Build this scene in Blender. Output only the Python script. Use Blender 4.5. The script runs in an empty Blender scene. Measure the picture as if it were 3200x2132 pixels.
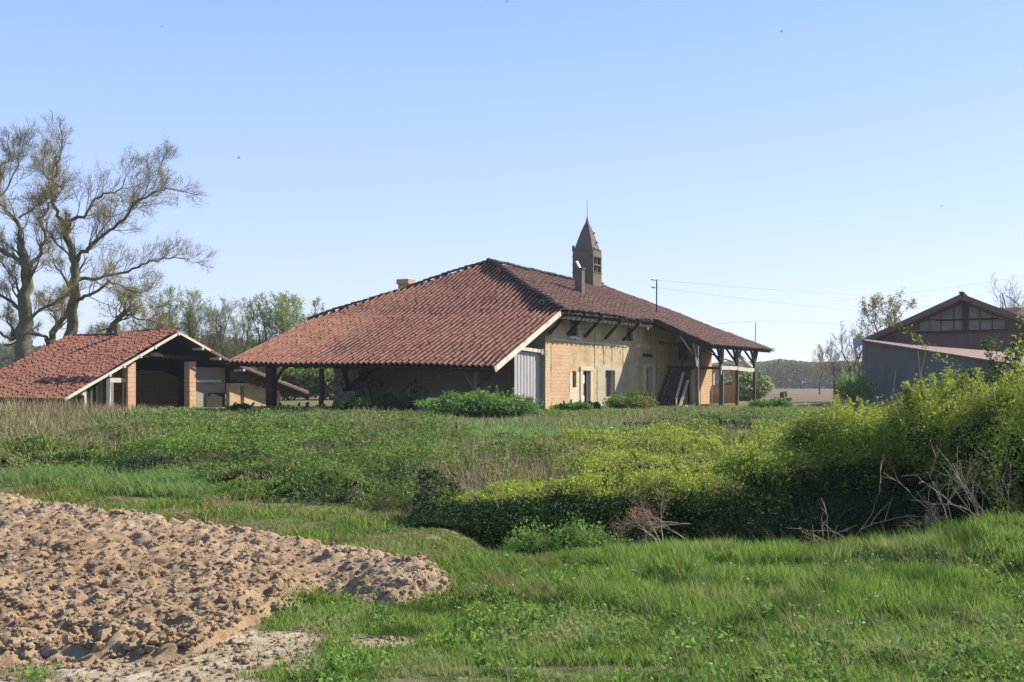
import bpy, math, random
import numpy as np
from mathutils import Vector, Matrix
R = math.radians
S = bpy.context.scene
F, HZ, EYE = 3300.0, 1200.0, 1.7      # focal length in photo pixels, horizon row, eye height
# ---------------------------------------------------------------- camera, sky, sun, exposure
cd = bpy.data.cameras.new('camera'); cam = bpy.data.objects.new('camera', cd); S.collection.objects.link(cam)
cd.sensor_width = 36; cd.lens = F / 3200 * 36; cd.shift_y = (HZ - 1066) / 3200
cd.clip_start = 0.1; cd.clip_end = 6000
cam.location = (0, 0, EYE); cam.rotation_euler = (R(90), 0, 0); S.camera = cam
U = np.array([.4577, .8891]); V = np.array([.8891, -.4577])      # farm axes: along the ridge, and out of the long facade
SUN_EL = 35.0
sh = .52 * V + .854 * U; sh /= np.linalg.norm(sh)
SUN_AZ = math.degrees(math.atan2(sh[0], sh[1]))                  # clockwise from +Y
w = bpy.data.worlds.new('World'); S.world = w; w.use_nodes = True
nt = w.node_tree; sky = nt.nodes.new('ShaderNodeTexSky'); sky.sky_type = 'NISHITA'; sky.sun_disc = False
sky.sun_elevation = R(SUN_EL); sky.sun_rotation = R(SUN_AZ); sky.air_density = 1.0; sky.dust_density = 0.6; sky.ozone_density = 2.0
bgn = nt.nodes['Background']; bgn.inputs[1].default_value = 0.095
# spring haze in the sky: a clear air gradient by height, tinted by the physical sky
_t = nt.nodes.new('ShaderNodeTexCoord'); _s = nt.nodes.new('ShaderNodeSeparateXYZ'); nt.links.new(_t.outputs['Generated'], _s.inputs[0])
_r = nt.nodes.new('ShaderNodeValToRGB'); nt.links.new(_s.outputs[2], _r.inputs[0]); _e = _r.color_ramp.elements
for _ in range(4): _e.new(.5)
for _k, (_p, _c) in enumerate([(0, (.62, .69, .80)), (.07, (.56, .65, .89)), (.19, (.42, .56, .94)), (.34, (.27, .45, .96)), (.6, (.15, .30, .68)), (1, (.10, .2, .5))]): _e[_k].position = _p; _e[_k].color = (*_c, 1)
_v = nt.nodes.new('ShaderNodeVectorMath'); _v.operation = 'SCALE'; _v.inputs[3].default_value = 7.1; nt.links.new(_r.outputs[0], _v.inputs[0])
_m = nt.nodes.new('ShaderNodeMix'); _m.data_type = 'RGBA'; _m.inputs[0].default_value = .82; nt.links.new(sky.outputs[0], _m.inputs[6]); nt.links.new(_v.outputs[0], _m.inputs[7])
nt.links.new(_m.outputs[2], bgn.inputs[0])
sl = bpy.data.lights.new('sun', 'SUN'); so = bpy.data.objects.new('sun', sl); S.collection.objects.link(so)
sl.energy = 5.0; sl.angle = R(.53); sl.color = (1.0, .93, .82)
sd = Vector((sh[0] * math.cos(R(SUN_EL)), sh[1] * math.cos(R(SUN_EL)), math.sin(R(SUN_EL))))
so.rotation_euler = sd.to_track_quat('Z', 'Y').to_euler(); so.location = (40, 20, 60)
S.view_settings.view_transform = 'Standard'; S.view_settings.look = 'None'; S.view_settings.gamma = 1
S.view_settings.exposure = 0.95
S.cycles.max_bounces = 6; S.cycles.diffuse_bounces = 3; S.cycles.glossy_bounces = 2; S.cycles.transmission_bounces = 3
S.cycles.transparent_max_bounces = 6; S.cycles.use_denoising = True

# ---------------------------------------------------------------- helpers
rng = np.random.default_rng(11); random.seed(5)
def at(px, py, Y): return np.array([(px - 1600) / F * Y, Y, EYE + (HZ - py) / F * Y])
def hsh(ix, iy, s):
    v = np.sin(ix * 127.1 + iy * 311.7 + s * 74.7) * 43758.5453
    return v - np.floor(v)
def vnoise(x, y, s=0):
    x = np.asarray(x, float); y = np.asarray(y, float)
    ix, iy = np.floor(x), np.floor(y); fx, fy = x - ix, y - iy
    fx = fx * fx * (3 - 2 * fx); fy = fy * fy * (3 - 2 * fy)
    a, b, c, d = hsh(ix, iy, s), hsh(ix + 1, iy, s), hsh(ix, iy + 1, s), hsh(ix + 1, iy + 1, s)
    return (a + (b - a) * fx) * (1 - fy) + (c + (d - c) * fx) * fy
def fbm(x, y, s=0, o=4):
    t = 0; a = .5; n = 0
    for k in range(o): t = t + a * vnoise(x * 2 ** k + k * 17.3, y * 2 ** k - k * 9.1, s + k); n += a; a *= .5
    return t / n
def sm(x, a, b):
    t = np.clip((np.asarray(x, float) - a) / (b - a), 0, 1); return t * t * (3 - 2 * t)

def link(o, parent=None):
    S.collection.objects.link(o)
    if parent is not None: o.parent = parent
    return o
def tag(o, label=None, cat=None, group=None, kind=None):
    if label: o['label'] = label
    if cat: o['category'] = cat
    if group: o['group'] = group
    if kind: o['kind'] = kind
    return o
def empty(name, loc, label, cat, group=None):
    o = bpy.data.objects.new(name, None); link(o); o.location = loc; o.empty_display_size = .3
    return tag(o, label, cat, group)
def wloc(o):
    v = Vector((0, 0, 0))
    while o is not None: v += Vector(o.location); o = o.parent
    return v
def mesh_np(name, Vt, Fc, mat, parent=None, attrs=None, smooth=False, origin=None, cols=None):
    """Vt (n,3) world points, Fc (m,k) polygons of one size"""
    Vt = np.asarray(Vt, np.float32); Fc = np.asarray(Fc, np.int32)
    off = np.array(wloc(parent), np.float32) if parent is not None else (np.array(origin, np.float32) if origin is not None else np.zeros(3, np.float32))
    me = bpy.data.meshes.new(name); n, m, k = len(Vt), len(Fc), Fc.shape[1]
    me.vertices.add(n); me.vertices.foreach_set('co', (Vt - off).ravel())
    me.loops.add(m * k); me.loops.foreach_set('vertex_index', Fc.ravel())
    me.polygons.add(m); me.polygons.foreach_set('loop_start', np.arange(m, dtype=np.int32) * k)
    me.polygons.foreach_set('use_smooth', np.full(m, smooth, dtype=bool))
    for an, av in (attrs or {}).items():
        a = me.attributes.new(an, 'FLOAT', 'POINT'); a.data.foreach_set('value', np.asarray(av, np.float32))
    me.update(calc_edges=True); me.validate() if n < 50000 else None
    me.materials.append(mat)
    o = bpy.data.objects.new(name, me); link(o, parent)
    if parent is None and origin is not None: o.location = tuple(float(c) for c in origin)
    return o
class MB:
    def __init__(s): s.v = []; s.f = []
    def add(s, vs, fs):
        b = len(s.v); s.v += [tuple(float(c) for c in p) for p in vs]; s.f += [tuple(b + i for i in f) for f in fs]
    def hexa(s, p):   # 8 points: bottom 4 ccw, top 4
        s.add(p, [(3, 2, 1, 0), (4, 5, 6, 7), (0, 1, 5, 4), (1, 2, 6, 5), (2, 3, 7, 6), (3, 0, 4, 7)])
    def box(s, W, a0, a1, b0, b1, z0, z1):
        s.hexa([W(a0, b0, z0), W(a1, b0, z0), W(a1, b1, z0), W(a0, b1, z0), W(a0, b0, z1), W(a1, b0, z1), W(a1, b1, z1), W(a0, b1, z1)])
    def beam(s, p, q, w, h, up=(0, 0, 1), j=0.0, n=1):
        p, q = Vector(p), Vector(q); d = (q - p).normalized(); u = Vector(up)
        if abs(d.dot(u)) > .95: u = Vector((V[0], V[1], 0))
        x = d.cross(u).normalized(); y = x.cross(d).normalized()
        rings = []
        for i in range(n + 1):
            c = p.lerp(q, i / n) + (x * random.uniform(-j, j) + y * random.uniform(-j, j))
            k = 1 + random.uniform(-j, j) * 2
            rings.append([c + x * w / 2 * k * a + y * h / 2 * k * b for a, b in ((-1, -1), (1, -1), (1, 1), (-1, 1))])
        vs = [v for r in rings for v in r]; fs = [(0, 1, 2, 3), tuple(4 * n + i for i in (3, 2, 1, 0))]
        for i in range(n):
            for k in range(4): fs.append((4 * i + k, 4 * i + 4 + k, 4 * i + 4 + (k + 1) % 4, 4 * i + (k + 1) % 4))
        s.add(vs, fs)
    def prism(s, poly, vec):
        n = len(poly); vec = Vector([float(c) for c in vec]); a = [Vector([float(c) for c in p]) for p in poly]
        s.add(a + [p + vec for p in a], [tuple(range(n))[::-1], tuple(range(n, 2 * n))] + [(i, (i + 1) % n, n + (i + 1) % n, n + i) for i in range(n)])
    def tube(s, pts, rad, n=6):
        V_, F_ = tube_np(pts, rad, n); s.add(V_, [tuple(f) for f in F_])
    def build(s, name, mat, parent=None, smooth=False, bevel=0, origin=None):
        off = wloc(parent) if parent is not None else Vector(origin or (0, 0, 0))
        me = bpy.data.meshes.new(name); me.from_pydata([tuple(Vector(v) - off) for v in s.v], [], s.f); me.update()
        me.materials.append(mat)
        if smooth:
            for p in me.polygons: p.use_smooth = True
        o = bpy.data.objects.new(name, me); link(o, parent)
        if parent is None: o.location = off
        if bevel:
            m = o.modifiers.new('bevel', 'BEVEL'); m.width = bevel; m.segments = 1; m.limit_method = 'ANGLE'
        return o
def tube_np(pts, rad, n=5):
    pts = np.asarray(pts, float); m = len(pts); rad = np.asarray(rad, float)
    d = np.gradient(pts, axis=0); d /= np.linalg.norm(d, axis=1)[:, None] + 1e-9
    ref = np.array([.3, .2, 1.]) if abs(d[0][2]) < .9 else np.array([1., .3, 0])
    x = np.cross(d, ref); x /= np.linalg.norm(x, axis=1)[:, None] + 1e-9; y = np.cross(d, x)
    a = np.arange(n) * 2 * math.pi / n
    vs = pts[:, None, :] + rad[:, None, None] * (np.cos(a)[None, :, None] * x[:, None, :] + np.sin(a)[None, :, None] * y[:, None, :])
    i = np.arange(m - 1)[:, None] * n; k = np.arange(n)[None, :]; k2 = (k + 1) % n
    fs = np.stack([i + k, i + k2, i + n + k2, i + n + k], -1).reshape(-1, 4)
    return vs.reshape(-1, 3), fs
class TB:   # batches of tubes
    def __init__(s): s.V = []; s.F = []; s.n = 0
    def tube(s, pts, rad, n=4):
        a, b = tube_np(pts, rad, n); s.V.append(a); s.F.append(b + s.n); s.n += len(a)
    def build(s, name, mat, parent=None, **k):
        return mesh_np(name, np.concatenate(s.V), np.concatenate(s.F), mat, parent, smooth=True, **k)

# ---------------------------------------------------------------- materials
class NT:
    def __init__(s, name, rough=.85, spec=.2):
        s.m = bpy.data.materials.new(name); s.m.use_nodes = True; s.t = s.m.node_tree
        s.b = s.t.nodes['Principled BSDF']; s.b.inputs['Roughness'].default_value = rough
        s.b.inputs['Specular IOR Level'].default_value = spec; s.o = s.t.nodes['Material Output']
        s.tc = s.t.nodes.new('ShaderNodeTexCoord').outputs['Object']; s.h = None
    def n(s, t, **k):
        q = s.t.nodes.new('ShaderNode' + t)
        for a, b in k.items(): setattr(q, a, b)
        return q
    def l(s, a, b): s.t.links.new(a, b)
    def mapped(s, rot=(0, 0, 0), scale=(1, 1, 1)):
        q = s.n('Mapping'); q.inputs['Rotation'].default_value = rot; q.inputs['Scale'].default_value = scale; s.l(s.tc, q.inputs[0]); return q.outputs[0]
    def noise(s, sc, det=5, rough=.6, vec=None, dist=0):
        q = s.n('TexNoise'); q.inputs['Scale'].default_value = sc; q.inputs['Detail'].default_value = det
        q.inputs['Roughness'].default_value = rough; q.inputs['Distortion'].default_value = dist; s.l(vec or s.tc, q.inputs['Vector']); return q.outputs['Fac']
    def ramp(s, fac, st):
        q = s.n('ValToRGB'); e = q.color_ramp.elements
        while len(e) < len(st): e.new(.5)
        for k, (p, c) in enumerate(st): e[k].position = p; e[k].color = (*c, 1) if not isinstance(c, (int, float)) else (c, c, c, 1)
        s.l(fac, q.inputs[0]); return q.outputs[0]
    def mix(s, fac, a, b, mode='MIX'):
        q = s.n('Mix', data_type='RGBA', blend_type=mode)
        for x, i in ((fac, 0), (a, 6), (b, 7)):
            if isinstance(x, (int, float)): q.inputs[i].default_value = x if i == 0 else (x, x, x, 1)
            elif isinstance(x, tuple): q.inputs[i].default_value = (*x, 1)
            else: s.l(x, q.inputs[i])
        return q.outputs[2]
    def attr(s, name): q = s.n('Attribute'); q.attribute_name = name; return q.outputs['Fac']
    def col(s, c): s.l(c, s.b.inputs['Base Color']); return s
    def bump(s, h, st=.5, d=.02):
        q = s.n('Bump'); q.inputs['Strength'].default_value = st; q.inputs['Distance'].default_value = d; s.l(h, q.inputs['Height'])
        if s.h is not None: s.l(s.h, q.inputs['Normal'])
        s.h = q.outputs[0]; s.l(s.h, s.b.inputs['Normal']); return s
def m_noise(name, st, sc, rough=.85, b=(8, .4, .02), vec=None, spec=.2, scale=(1, 1, 1), grime=None):
    m = NT(name, rough, spec); v = m.mapped(scale=scale)
    c = m.ramp(m.noise(sc, 6, .65, v), st)
    if grime: c = m.mix(m.ramp(m.noise(grime[0], 4, .6), [(grime[1], 0.), (grime[1] + .18, 1.)]), c, grime[2])
    m.col(c); m.bump(m.noise(b[0], 6, .7, v), b[1], b[2]); return m.m
ROTZ = -math.atan2(U[1], U[0])
def m_tile(name, lo, hi, moss, mossamt, dark, groove):
    m = NT(name, .9, .12); a = m.attr('rnd')
    c = m.ramp(a, [(0, lo), (.5, tuple((x + y) / 2 for x, y in zip(lo, hi))), (1, hi)])
    c = m.mix(m.ramp(m.noise(2.2, 6, .7), [(.50, 0.), (.72, .7)]), c, dark)
    c = m.mix(m.ramp(m.noise(.6, 7, .75), [(1 - mossamt, 0.), (1.10 - mossamt, .9)]), c, moss)
    c = m.mix(m.attr('chan'), c, groove)
    c = m.mix(m.ramp(m.noise(22, 3, .7), [(.60, 0.), (.74, .55)]), c, tuple(.42 * x for x in lo))
    m.col(c); m.bump(m.noise(30, 4), .35, .01); return m.m
def m_leaf(name, c0, c1, alt, tr=.35, sc=.5, alt_amt=.55, dk=None):
    m = NT(name, .7, .12); c = m.ramp(m.attr('rnd'), [(0, c0), (.6, c1), (1, tuple(min(1, x * 1.25) for x in c1))])
    c = m.mix(m.ramp(m.noise(sc, 4, .6), [(alt_amt - .07, 0.), (alt_amt + .07, .8)]), c, alt)
    if dk: c = m.mix(m.ramp(m.noise(dk, 3, .6), [(.53, 0.), (.63, .75)]), c, tuple(x * .75 for x in c0))  # darker clumps, also putting the shade between clumps into the leaf colour
    m.col(c)
    t = m.n('BsdfTranslucent'); m.l(c, t.inputs[0]); x = m.n('MixShader'); x.inputs[0].default_value = tr
    m.l(m.b.outputs[0], x.inputs[1]); m.l(t.outputs[0], x.inputs[2]); m.l(x.outputs[0], m.o.inputs[0]); return m.m
def m_wall(name, st, brick=None, bs=(.42, .16), b=.5, crack=.012, stain=(.20, .13, .08), vec_rot=ROTZ, bmix=.5):
    """earth, render or brick on an upright wall along either farm axis"""
    m = NT(name, .92, .12); v = m.mapped(rot=(0, 0, vec_rot))
    sp = m.n('SeparateXYZ'); m.l(v, sp.inputs[0]); ad = m.n('Math', operation='ADD'); m.l(sp.outputs[0], ad.inputs[0]); m.l(sp.outputs[1], ad.inputs[1])
    cb = m.n('CombineXYZ'); m.l(ad.outputs[0], cb.inputs[0]); m.l(sp.outputs[2], cb.inputs[1])
    c = m.ramp(m.noise(1.1, 8, .7), st); n2 = m.noise(9, 5, .7)
    c = m.mix(m.ramp(n2, [(.54, 0.), (.72, .6)]), c, stain)
    mp = m.n('Mapping'); m.l(cb.outputs[0], mp.inputs[0]); mp.inputs['Scale'].default_value = (.5, 3.5, 1)
    c = m.mix(m.ramp(m.noise(1.3, 5, .65, mp.outputs[0]), [(.50, 0.), (.72, .45)]), c, tuple(x * .75 for x in st[0][1]))
    m.bump(m.noise(14, 6, .75), .5, .03)
    if brick:
        q = m.n('TexBrick'); q.inputs['Scale'].default_value = 1; q.inputs['Brick Width'].default_value = bs[0]; q.inputs['Row Height'].default_value = bs[1]
        q.inputs['Mortar Size'].default_value = .011; q.inputs['Mortar Smooth'].default_value = .4; q.inputs['Bias'].default_value = 0
        nz = m.n('TexNoise'); nz.inputs['Scale'].default_value = 2.5; m.l(cb.outputs[0], nz.inputs['Vector'])
        va = m.n('VectorMath', operation='SCALE'); va.inputs[3].default_value = .07; m.l(nz.outputs['Color'], va.inputs[0])
        vb = m.n('VectorMath', operation='ADD'); m.l(cb.outputs[0], vb.inputs[0]); m.l(va.outputs[0], vb.inputs[1]); m.l(vb.outputs[0], q.inputs['Vector'])
        q.inputs['Color1'].default_value = (*brick[0], 1); q.inputs['Color2'].default_value = (*brick[1], 1); q.inputs['Mortar'].default_value = (*brick[2], 1)
        c = m.mix(m.ramp(m.noise(.9, 5, .7), [(.3, .25), (.6, bmix)]), c, q.outputs['Color'])
        iv = m.n('Math', operation='SUBTRACT'); iv.inputs[0].default_value = 1; m.l(q.outputs['Fac'], iv.inputs[1]); m.bump(iv.outputs[0], b, .02)
    m.col(c); return m.m
M = {}
M['earth'] = m_wall('earth_render', [(.3, (.34, .235, .125)), (.5, (.50, .365, .205)), (.72, (.60, .46, .28))])
M['brick'] = m_wall('pink_earth_brick', [(.3, (.42, .25, .14)), (.55, (.56, .36, .20)), (.8, (.60, .42, .25))], ((.55, .33, .20), (.62, .42, .25), (.30, .18, .10)), (.55, .19), bmix=.6)
M['quoin'] = m_wall('ochre_brick', [(.3, (.48, .34, .17)), (.7, (.60, .45, .25))], ((.58, .42, .22), (.66, .50, .29), (.27, .18, .10)), (.42, .17), bmix=.6)
M['pillar'] = m_wall('pillar_brick', [(.3, (.45, .26, .14)), (.7, (.58, .38, .22))], ((.56, .34, .20), (.60, .42, .26), (.12, .07, .045)), (.9, .27), bmix=.8)
M['plaster'] = m_wall('pale_cement_render', [(.3, (.40, .34, .24)), (.7, (.50, .44, .33))], stain=(.33, .26, .17))
M['stone'] = m_wall('pale_stone', [(.3, (.55, .44, .28)), (.7, (.68, .57, .40))], stain=(.34, .24, .14))
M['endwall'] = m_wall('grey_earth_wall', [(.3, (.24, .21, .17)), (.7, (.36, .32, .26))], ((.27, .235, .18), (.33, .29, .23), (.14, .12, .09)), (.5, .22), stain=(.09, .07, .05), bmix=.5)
M['rubble'] = m_noise('rubble_stone', [(.35, (.07, .065, .055)), (.5, (.2, .19, .16)), (.65, (.34, .32, .27))], 5, b=(5, 1, .06))
M['darkwood'] = m_noise('dark_old_wood', [(.3, (.018, .014, .011)), (.7, (.055, .043, .033))], 3, b=(9, .6, .02), scale=(6, 6, 1))
M['greywood'] = m_noise('weathered_grey_wood', [(.3, (.06, .055, .046)), (.55, (.12, .11, .092)), (.8, (.22, .20, .17))], 3, b=(9, .7, .02), scale=(8, 8, .7))
M['palewood'] = m_noise('bleached_wood', [(.3, (.42, .37, .28)), (.7, (.66, .60, .49))], 3, b=(9, .4, .01), scale=(5, 5, 1))
M['cream'] = m_noise('cream_painted_board', [(.3, (.55, .48, .36)), (.7, (.70, .63, .50))], 2, b=(12, .3, .01), grime=(3, .55, (.30, .22, .14)))
M['void'] = m_noise('unlit_interior', [(.3, (.012, .01, .009)), (.7, (.03, .025, .02))], 3)  # near black colour stands in for the unlit depth behind openings
M['sheet'] = m_noise('grey_metal_sheet', [(.3, (.34, .315, .305)), (.6, (.42, .39, .38)), (.8, (.47, .44, .43))], 1.5, rough=.6, b=(6, .15, .01), scale=(2, 2, .4), spec=.4)
M['rustroof'] = m_noise('rusty_sheet_roof', [(.3, (.14, .07, .052)), (.7, (.22, .12, .09))], 1.5, rough=.75, b=(6, .2, .01), spec=.3)
M['greyrender'] = m_noise('grey_cement_wall', [(.3, (.125, .115, .10)), (.7, (.195, .182, .16))], .9, b=(10, .5, .03))
M['barnboard'] = m_noise('brown_barn_boards', [(.3, (.10, .065, .05)), (.7, (.17, .11, .085))], 2, b=(8, .5, .02), scale=(7, 7, .5))
M['infill'] = m_noise('dusty_infill', [(.3, (.17, .16, .125)), (.7, (.27, .25, .205))], 2, b=(8, .3, .02))
M['stonetower'] = m_wall('tower_brick', [(.3, (.10, .078, .058)), (.7, (.20, .155, .115))], ((.15, .12, .09), (.21, .17, .13), (.055, .042, .033)), (.32, .11), stain=(.07, .055, .045), bmix=.75)
M['oldshutter'] = m_noise('grey_green_shutter', [(.3, (.13, .13, .115)), (.7, (.19, .19, .17))], 2, b=(8, .3, .01))
M['glass'] = m_noise('dusty_glass', [(.3, (.10, .12, .13)), (.7, (.22, .25, .27))], 1.2, rough=.3, b=(3, .05, .01), spec=.6)
M['white'] = m_noise('white_paint', [(.3, (.66, .66, .64)), (.7, (.80, .80, .78))], 3, b=(6, .1, .01))
M['iron'] = m_noise('black_iron', [(.3, (.02, .02, .022)), (.7, (.06, .055, .055))], 8, rough=.6, b=(12, .2, .005))
M['wire'] = m_noise('grey_cable', [(.3, (.10, .10, .12)), (.7, (.14, .14, .16))], 3)
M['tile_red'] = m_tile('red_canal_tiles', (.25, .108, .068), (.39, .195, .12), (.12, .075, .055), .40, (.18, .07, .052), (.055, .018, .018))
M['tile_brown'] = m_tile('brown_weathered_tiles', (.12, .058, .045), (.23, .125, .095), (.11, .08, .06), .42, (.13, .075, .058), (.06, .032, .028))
M['tile_shed'] = m_tile('dull_red_tiles', (.21, .085, .055), (.36, .165, .105), (.08, .055, .045), .40, (.16, .06, .048), (.055, .022, .02))
M['mortar'] = m_noise('sooty_ridge_tiles', [(.35, (.022, .018, .016)), (.6, (.075, .05, .04)), (.8, (.22, .11, .075))], 5, b=(10, .8, .03))
M['bark'] = m_noise('oak_bark', [(.3, (.075, .062, .036)), (.55, (.15, .135, .068)), (.75, (.21, .20, .09))], 3, b=(7, .8, .05), scale=(3, 3, .7))
M['twig'] = m_noise('twig', [(.3, (.14, .11, .06)), (.7, (.25, .20, .10))], 1.5, b=(7, .1, .02))
M['twig_grey'] = m_noise('grey_twig', [(.3, (.12, .10, .085)), (.7, (.20, .17, .14))], 1.5, b=(7, .1, .02))
M['bud'] = m_leaf('oak_buds', (.20, .18, .045), (.36, .31, .09), (.22, .17, .07), .4)
M['willow'] = m_leaf('willow_leaves', (.14, .20, .045), (.30, .37, .12), (.36, .40, .20), .45)
M['bramble'] = m_leaf('bramble_leaves', (.06, .12, .02), (.20, .295, .062), (.26, .24, .105), .30, .45, .56, .9)
M['hawthorn'] = m_leaf('hawthorn_leaves', (.085, .14, .016), (.41, .47, .08), (.30, .29, .085), .30, .7, .56, 1.3)
M['elder'] = m_leaf('elder_leaves', (.07, .145, .025), (.20, .33, .07), (.11, .19, .05), .34)
M['dark_leaf'] = m_leaf('dark_evergreen_and_shade_leaves', (.014, .032, .010), (.045, .08, .022), (.025, .05, .016), .15)
M['hedge_far'] = m_leaf('far_hedge_leaves', (.12, .17, .035), (.25, .32, .075), (.26, .27, .13), .4, .25)
M['wood_far'] = m_leaf('distant_wood_foliage', (.115, .14, .07), (.205, .23, .12), (.20, .19, .12), .3, .02)
M['grass'] = m_leaf('meadow_grass_blades', (.055, .115, .018), (.235, .345, .062), (.33, .35, .13), .40, 1.1, .57, 1.7)
M['grass_short'] = m_leaf('short_grass_blades', (.075, .135, .02), (.21, .285, .055), (.24, .20, .085), .35, .9, .54)
M['grass_blue'] = m_leaf('blue_green_grass', (.085, .15, .035), (.215, .325, .09), (.22, .27, .11), .4, .5)
M['dry'] = m_leaf('dry_grass_stalks', (.15, .12, .06), (.34, .27, .15), (.20, .20, .09), .3)
M['deadwood'] = m_noise('dead_branch_bark', [(.3, (.26, .20, .13)), (.7, (.50, .42, .30))], 6, b=(12, .4, .01))
M['deadleaf'] = m_leaf('dead_brown_leaves', (.13, .065, .035), (.28, .16, .09), (.2, .10, .055), .3)
M['feather'] = m_noise('dark_feathers', [(.3, (.015, .018, .025)), (.7, (.04, .045, .06))], 20)
M['petal'] = m_leaf('yellow_petals', (.75, .55, .01), (.85, .65, .02), (.8, .55, .01), .3)
M['fluff'] = m_leaf('white_blossom', (.6, .6, .55), (.8, .8, .75), (.7, .7, .62), .3)
# ---------------------------------------------------------------- terrain
def terrain(x, y):
    x = np.asarray(x, float); y = np.asarray(y, float)
    z = .22 * sm(y, 20, 44) + .05 * (fbm(x / 2.2, y / 2.2, 3) - .5) * sm(y, 3, 8)
    z = z + .10 * sm(y, 15.0, 18.5) * (1 - sm(y, 24, 40)) * (.5 + fbm(x / 4, y / 4, 8))
    yc = 12.0 + .25 * np.sin(x * .8)
    z = z - 1.1 * np.exp(-((y - yc - .35 * sm(x, .5, 2.5)) / 1.15) ** 2) * sm(x, -.9, .6) * (1 - sm(x, 9.5, 12))
    z = z + .42 * sm(x, 2.8, 5.2) * np.exp(-((y - 9.6) / 1.5) ** 2)
    z = z - .22 * np.exp(-((x + 3.4) / .9) ** 2 - ((y - 12.0) / .45) ** 2)
    return z + .12 * (fbm(x / 60, y / 60, 5) - .5) * sm(y, 70, 120)
ROWS = np.concatenate([np.linspace(-60, 2.5, 14), 3 * 1.0095 ** np.arange(0, 320), 62 * 1.05 ** np.arange(1, 84)])
TT = np.concatenate([[-40, -15, -6, -3, -2, -1.5], np.linspace(-1.1, 1.1, 460), [1.5, 2, 3, 6, 15, 40]])
gx = TT[None, :] * np.maximum(ROWS, 3)[:, None]; gy = np.repeat(ROWS[:, None], len(TT), 1); gz = terrain(gx, gy)
nr, ncol = gx.shape
ii = (np.arange(nr - 1)[:, None] * ncol + np.arange(ncol - 1)[None, :]).ravel()
m = NT('ground_soil_and_grass', .95, .1)
gcol = m.ramp(m.noise(.45, 8, .7), [(.32, (.045, .06, .02)), (.5, (.085, .11, .032)), (.66, (.15, .125, .065))])
gcol = m.mix(m.ramp(m.noise(2.6, 8, .75), [(.46, 0.), (.60, 1.)]), gcol, (.23, .17, .105))
spx = m.n('SeparateXYZ'); m.l(m.tc, spx.inputs[0])
mr = m.n('MapRange'); m.l(spx.outputs[1], mr.inputs[0]); mr.inputs[1].default_value = 90; mr.inputs[2].default_value = 110
field = m.ramp(m.noise(.05, 5, .6), [(.4, (.125, .088, .055)), (.55, (.165, .12, .075)), (.62, (.11, .135, .045))])
gcol = m.mix(m.attr('bare'), gcol, m.ramp(m.noise(5, 7, .75), [(.35, (.25, .18, .11)), (.5, (.42, .33, .22)), (.65, (.54, .46, .34))]))
gcol = m.mix(mr.outputs[0], gcol, field); m.col(gcol); m.bump(m.noise(7, 8, .75), .9, .05); GM = m.m


# dumped soil, a long low heap
XN = [-14, -3.4, -2.7, -2.0, -1.9, -1.73, -1.5, -1.35, -.96, -.6, -.5]
YN = [5.6, 6.15, 6.5, 6.6, 7.3, 8.0, 8.4, 8.45, 8.15, 8.5, 8.7]
XC = [-14, -9, -5.9, -4, -2.84, -1.9, -.86, -.5]; YC = [17, 14.3, 12.0, 10.5, 10.0, 9.6, 8.95, 8.75]; HC = [.55, .5, .43, .40, .34, .27, .18, 0]
def heap(x, y):
    y = y + .35 * (fbm(x * 1.7, y * 1.7, 21) - .5); x = x + .3 * (fbm(x * 1.5, y * 1.5, 22) - .5)
    yn, yc, H = np.interp(x, XN, YN), np.interp(x, XC, YC), np.interp(x, XC, HC)
    t = np.clip((y - yn) / np.maximum(yc - yn, .05), -1, 1); back = 1 - sm(y, yc, yc + .75)
    return H * (t) * back - .03 * (1 - back) - .12 * sm(x, -.62, -.3)
def bare(x, y):
    g_ = 1.15 * np.exp(-((x + 2.1) / .85) ** 2 - ((y - 6.6) / .75) ** 2) + .9 * np.exp(-((x + 3.0) / 1.5) ** 2 - ((y - 5.9) / .35) ** 2) + .75 * np.exp(-((x + .45) / .75) ** 2 - ((y - 6.35) / .14) ** 2) + .6 * np.exp(-((x + 1.0) / .8) ** 2 - ((y - 7.1) / .35) ** 2)
    return sm(g_ * (.1 + 1.5 * fbm(x * 2.6, y * 2.6, 55)), .38, .66)
def clods(x, y):
    a = np.abs(fbm(x * 3.1, y * 3.1, 31, 3) - .5) * 2; b = fbm(x * 8, y * 8, 33, 3); c = vnoise(x * 17, y * 17, 35); c2 = vnoise(x * 31, y * 31, 37)
    near = 1 - sm(y, 6.3, 8.2); bit = sm(b, .45, .75)
    pits = sm(vnoise(x * 8.3, y * 6.3, 41), .66, .84) * .035 + sm(vnoise(x * 15, y * 11, 47), .60, .82) * .032
    d = fbm(x * 5.2, y * 5.2, 45, 3); ridge = 1 - np.abs(d - .5) * 5
    return .05 * (.5 - a) * (.3 + near) + .03 * bit * (.4 + near) + .02 * np.clip(ridge, -.5, 1) * (.5 + .8 * near) + .022 * c + .018 * c2 + .010 * vnoise(x * 52, y * 52, 39) - pits
xs = np.arange(-9.5, -.2, .022); ys = np.arange(5.3, 16.0, .021)
hx, hy = np.meshgrid(xs, ys); hb = heap(hx, hy); act = sm(hb, -.035, .025)
hz = terrain(hx, hy) + hb + clods(hx, hy) * act - .02 * (1 - act)
keep = (hb > -.028); kq = keep[:-1, :-1] | keep[1:, :-1] | keep[:-1, 1:] | keep[1:, 1:]
idx = np.arange(hx.size).reshape(hx.shape); q = np.stack([idx[:-1, :-1], idx[:-1, 1:], idx[1:, 1:], idx[1:, :-1]], -1)[kq]
hxj = hx + .012 * (hsh(hx * 9, hy * 7, 3) - .5); used = np.unique(q); remap = np.full(hx.size, -1); remap[used] = np.arange(len(used))
P = np.stack([hxj, hy, hz], -1).reshape(-1, 3)[used]
m = NT('dumped_clay_soil', .97, .08)
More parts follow.
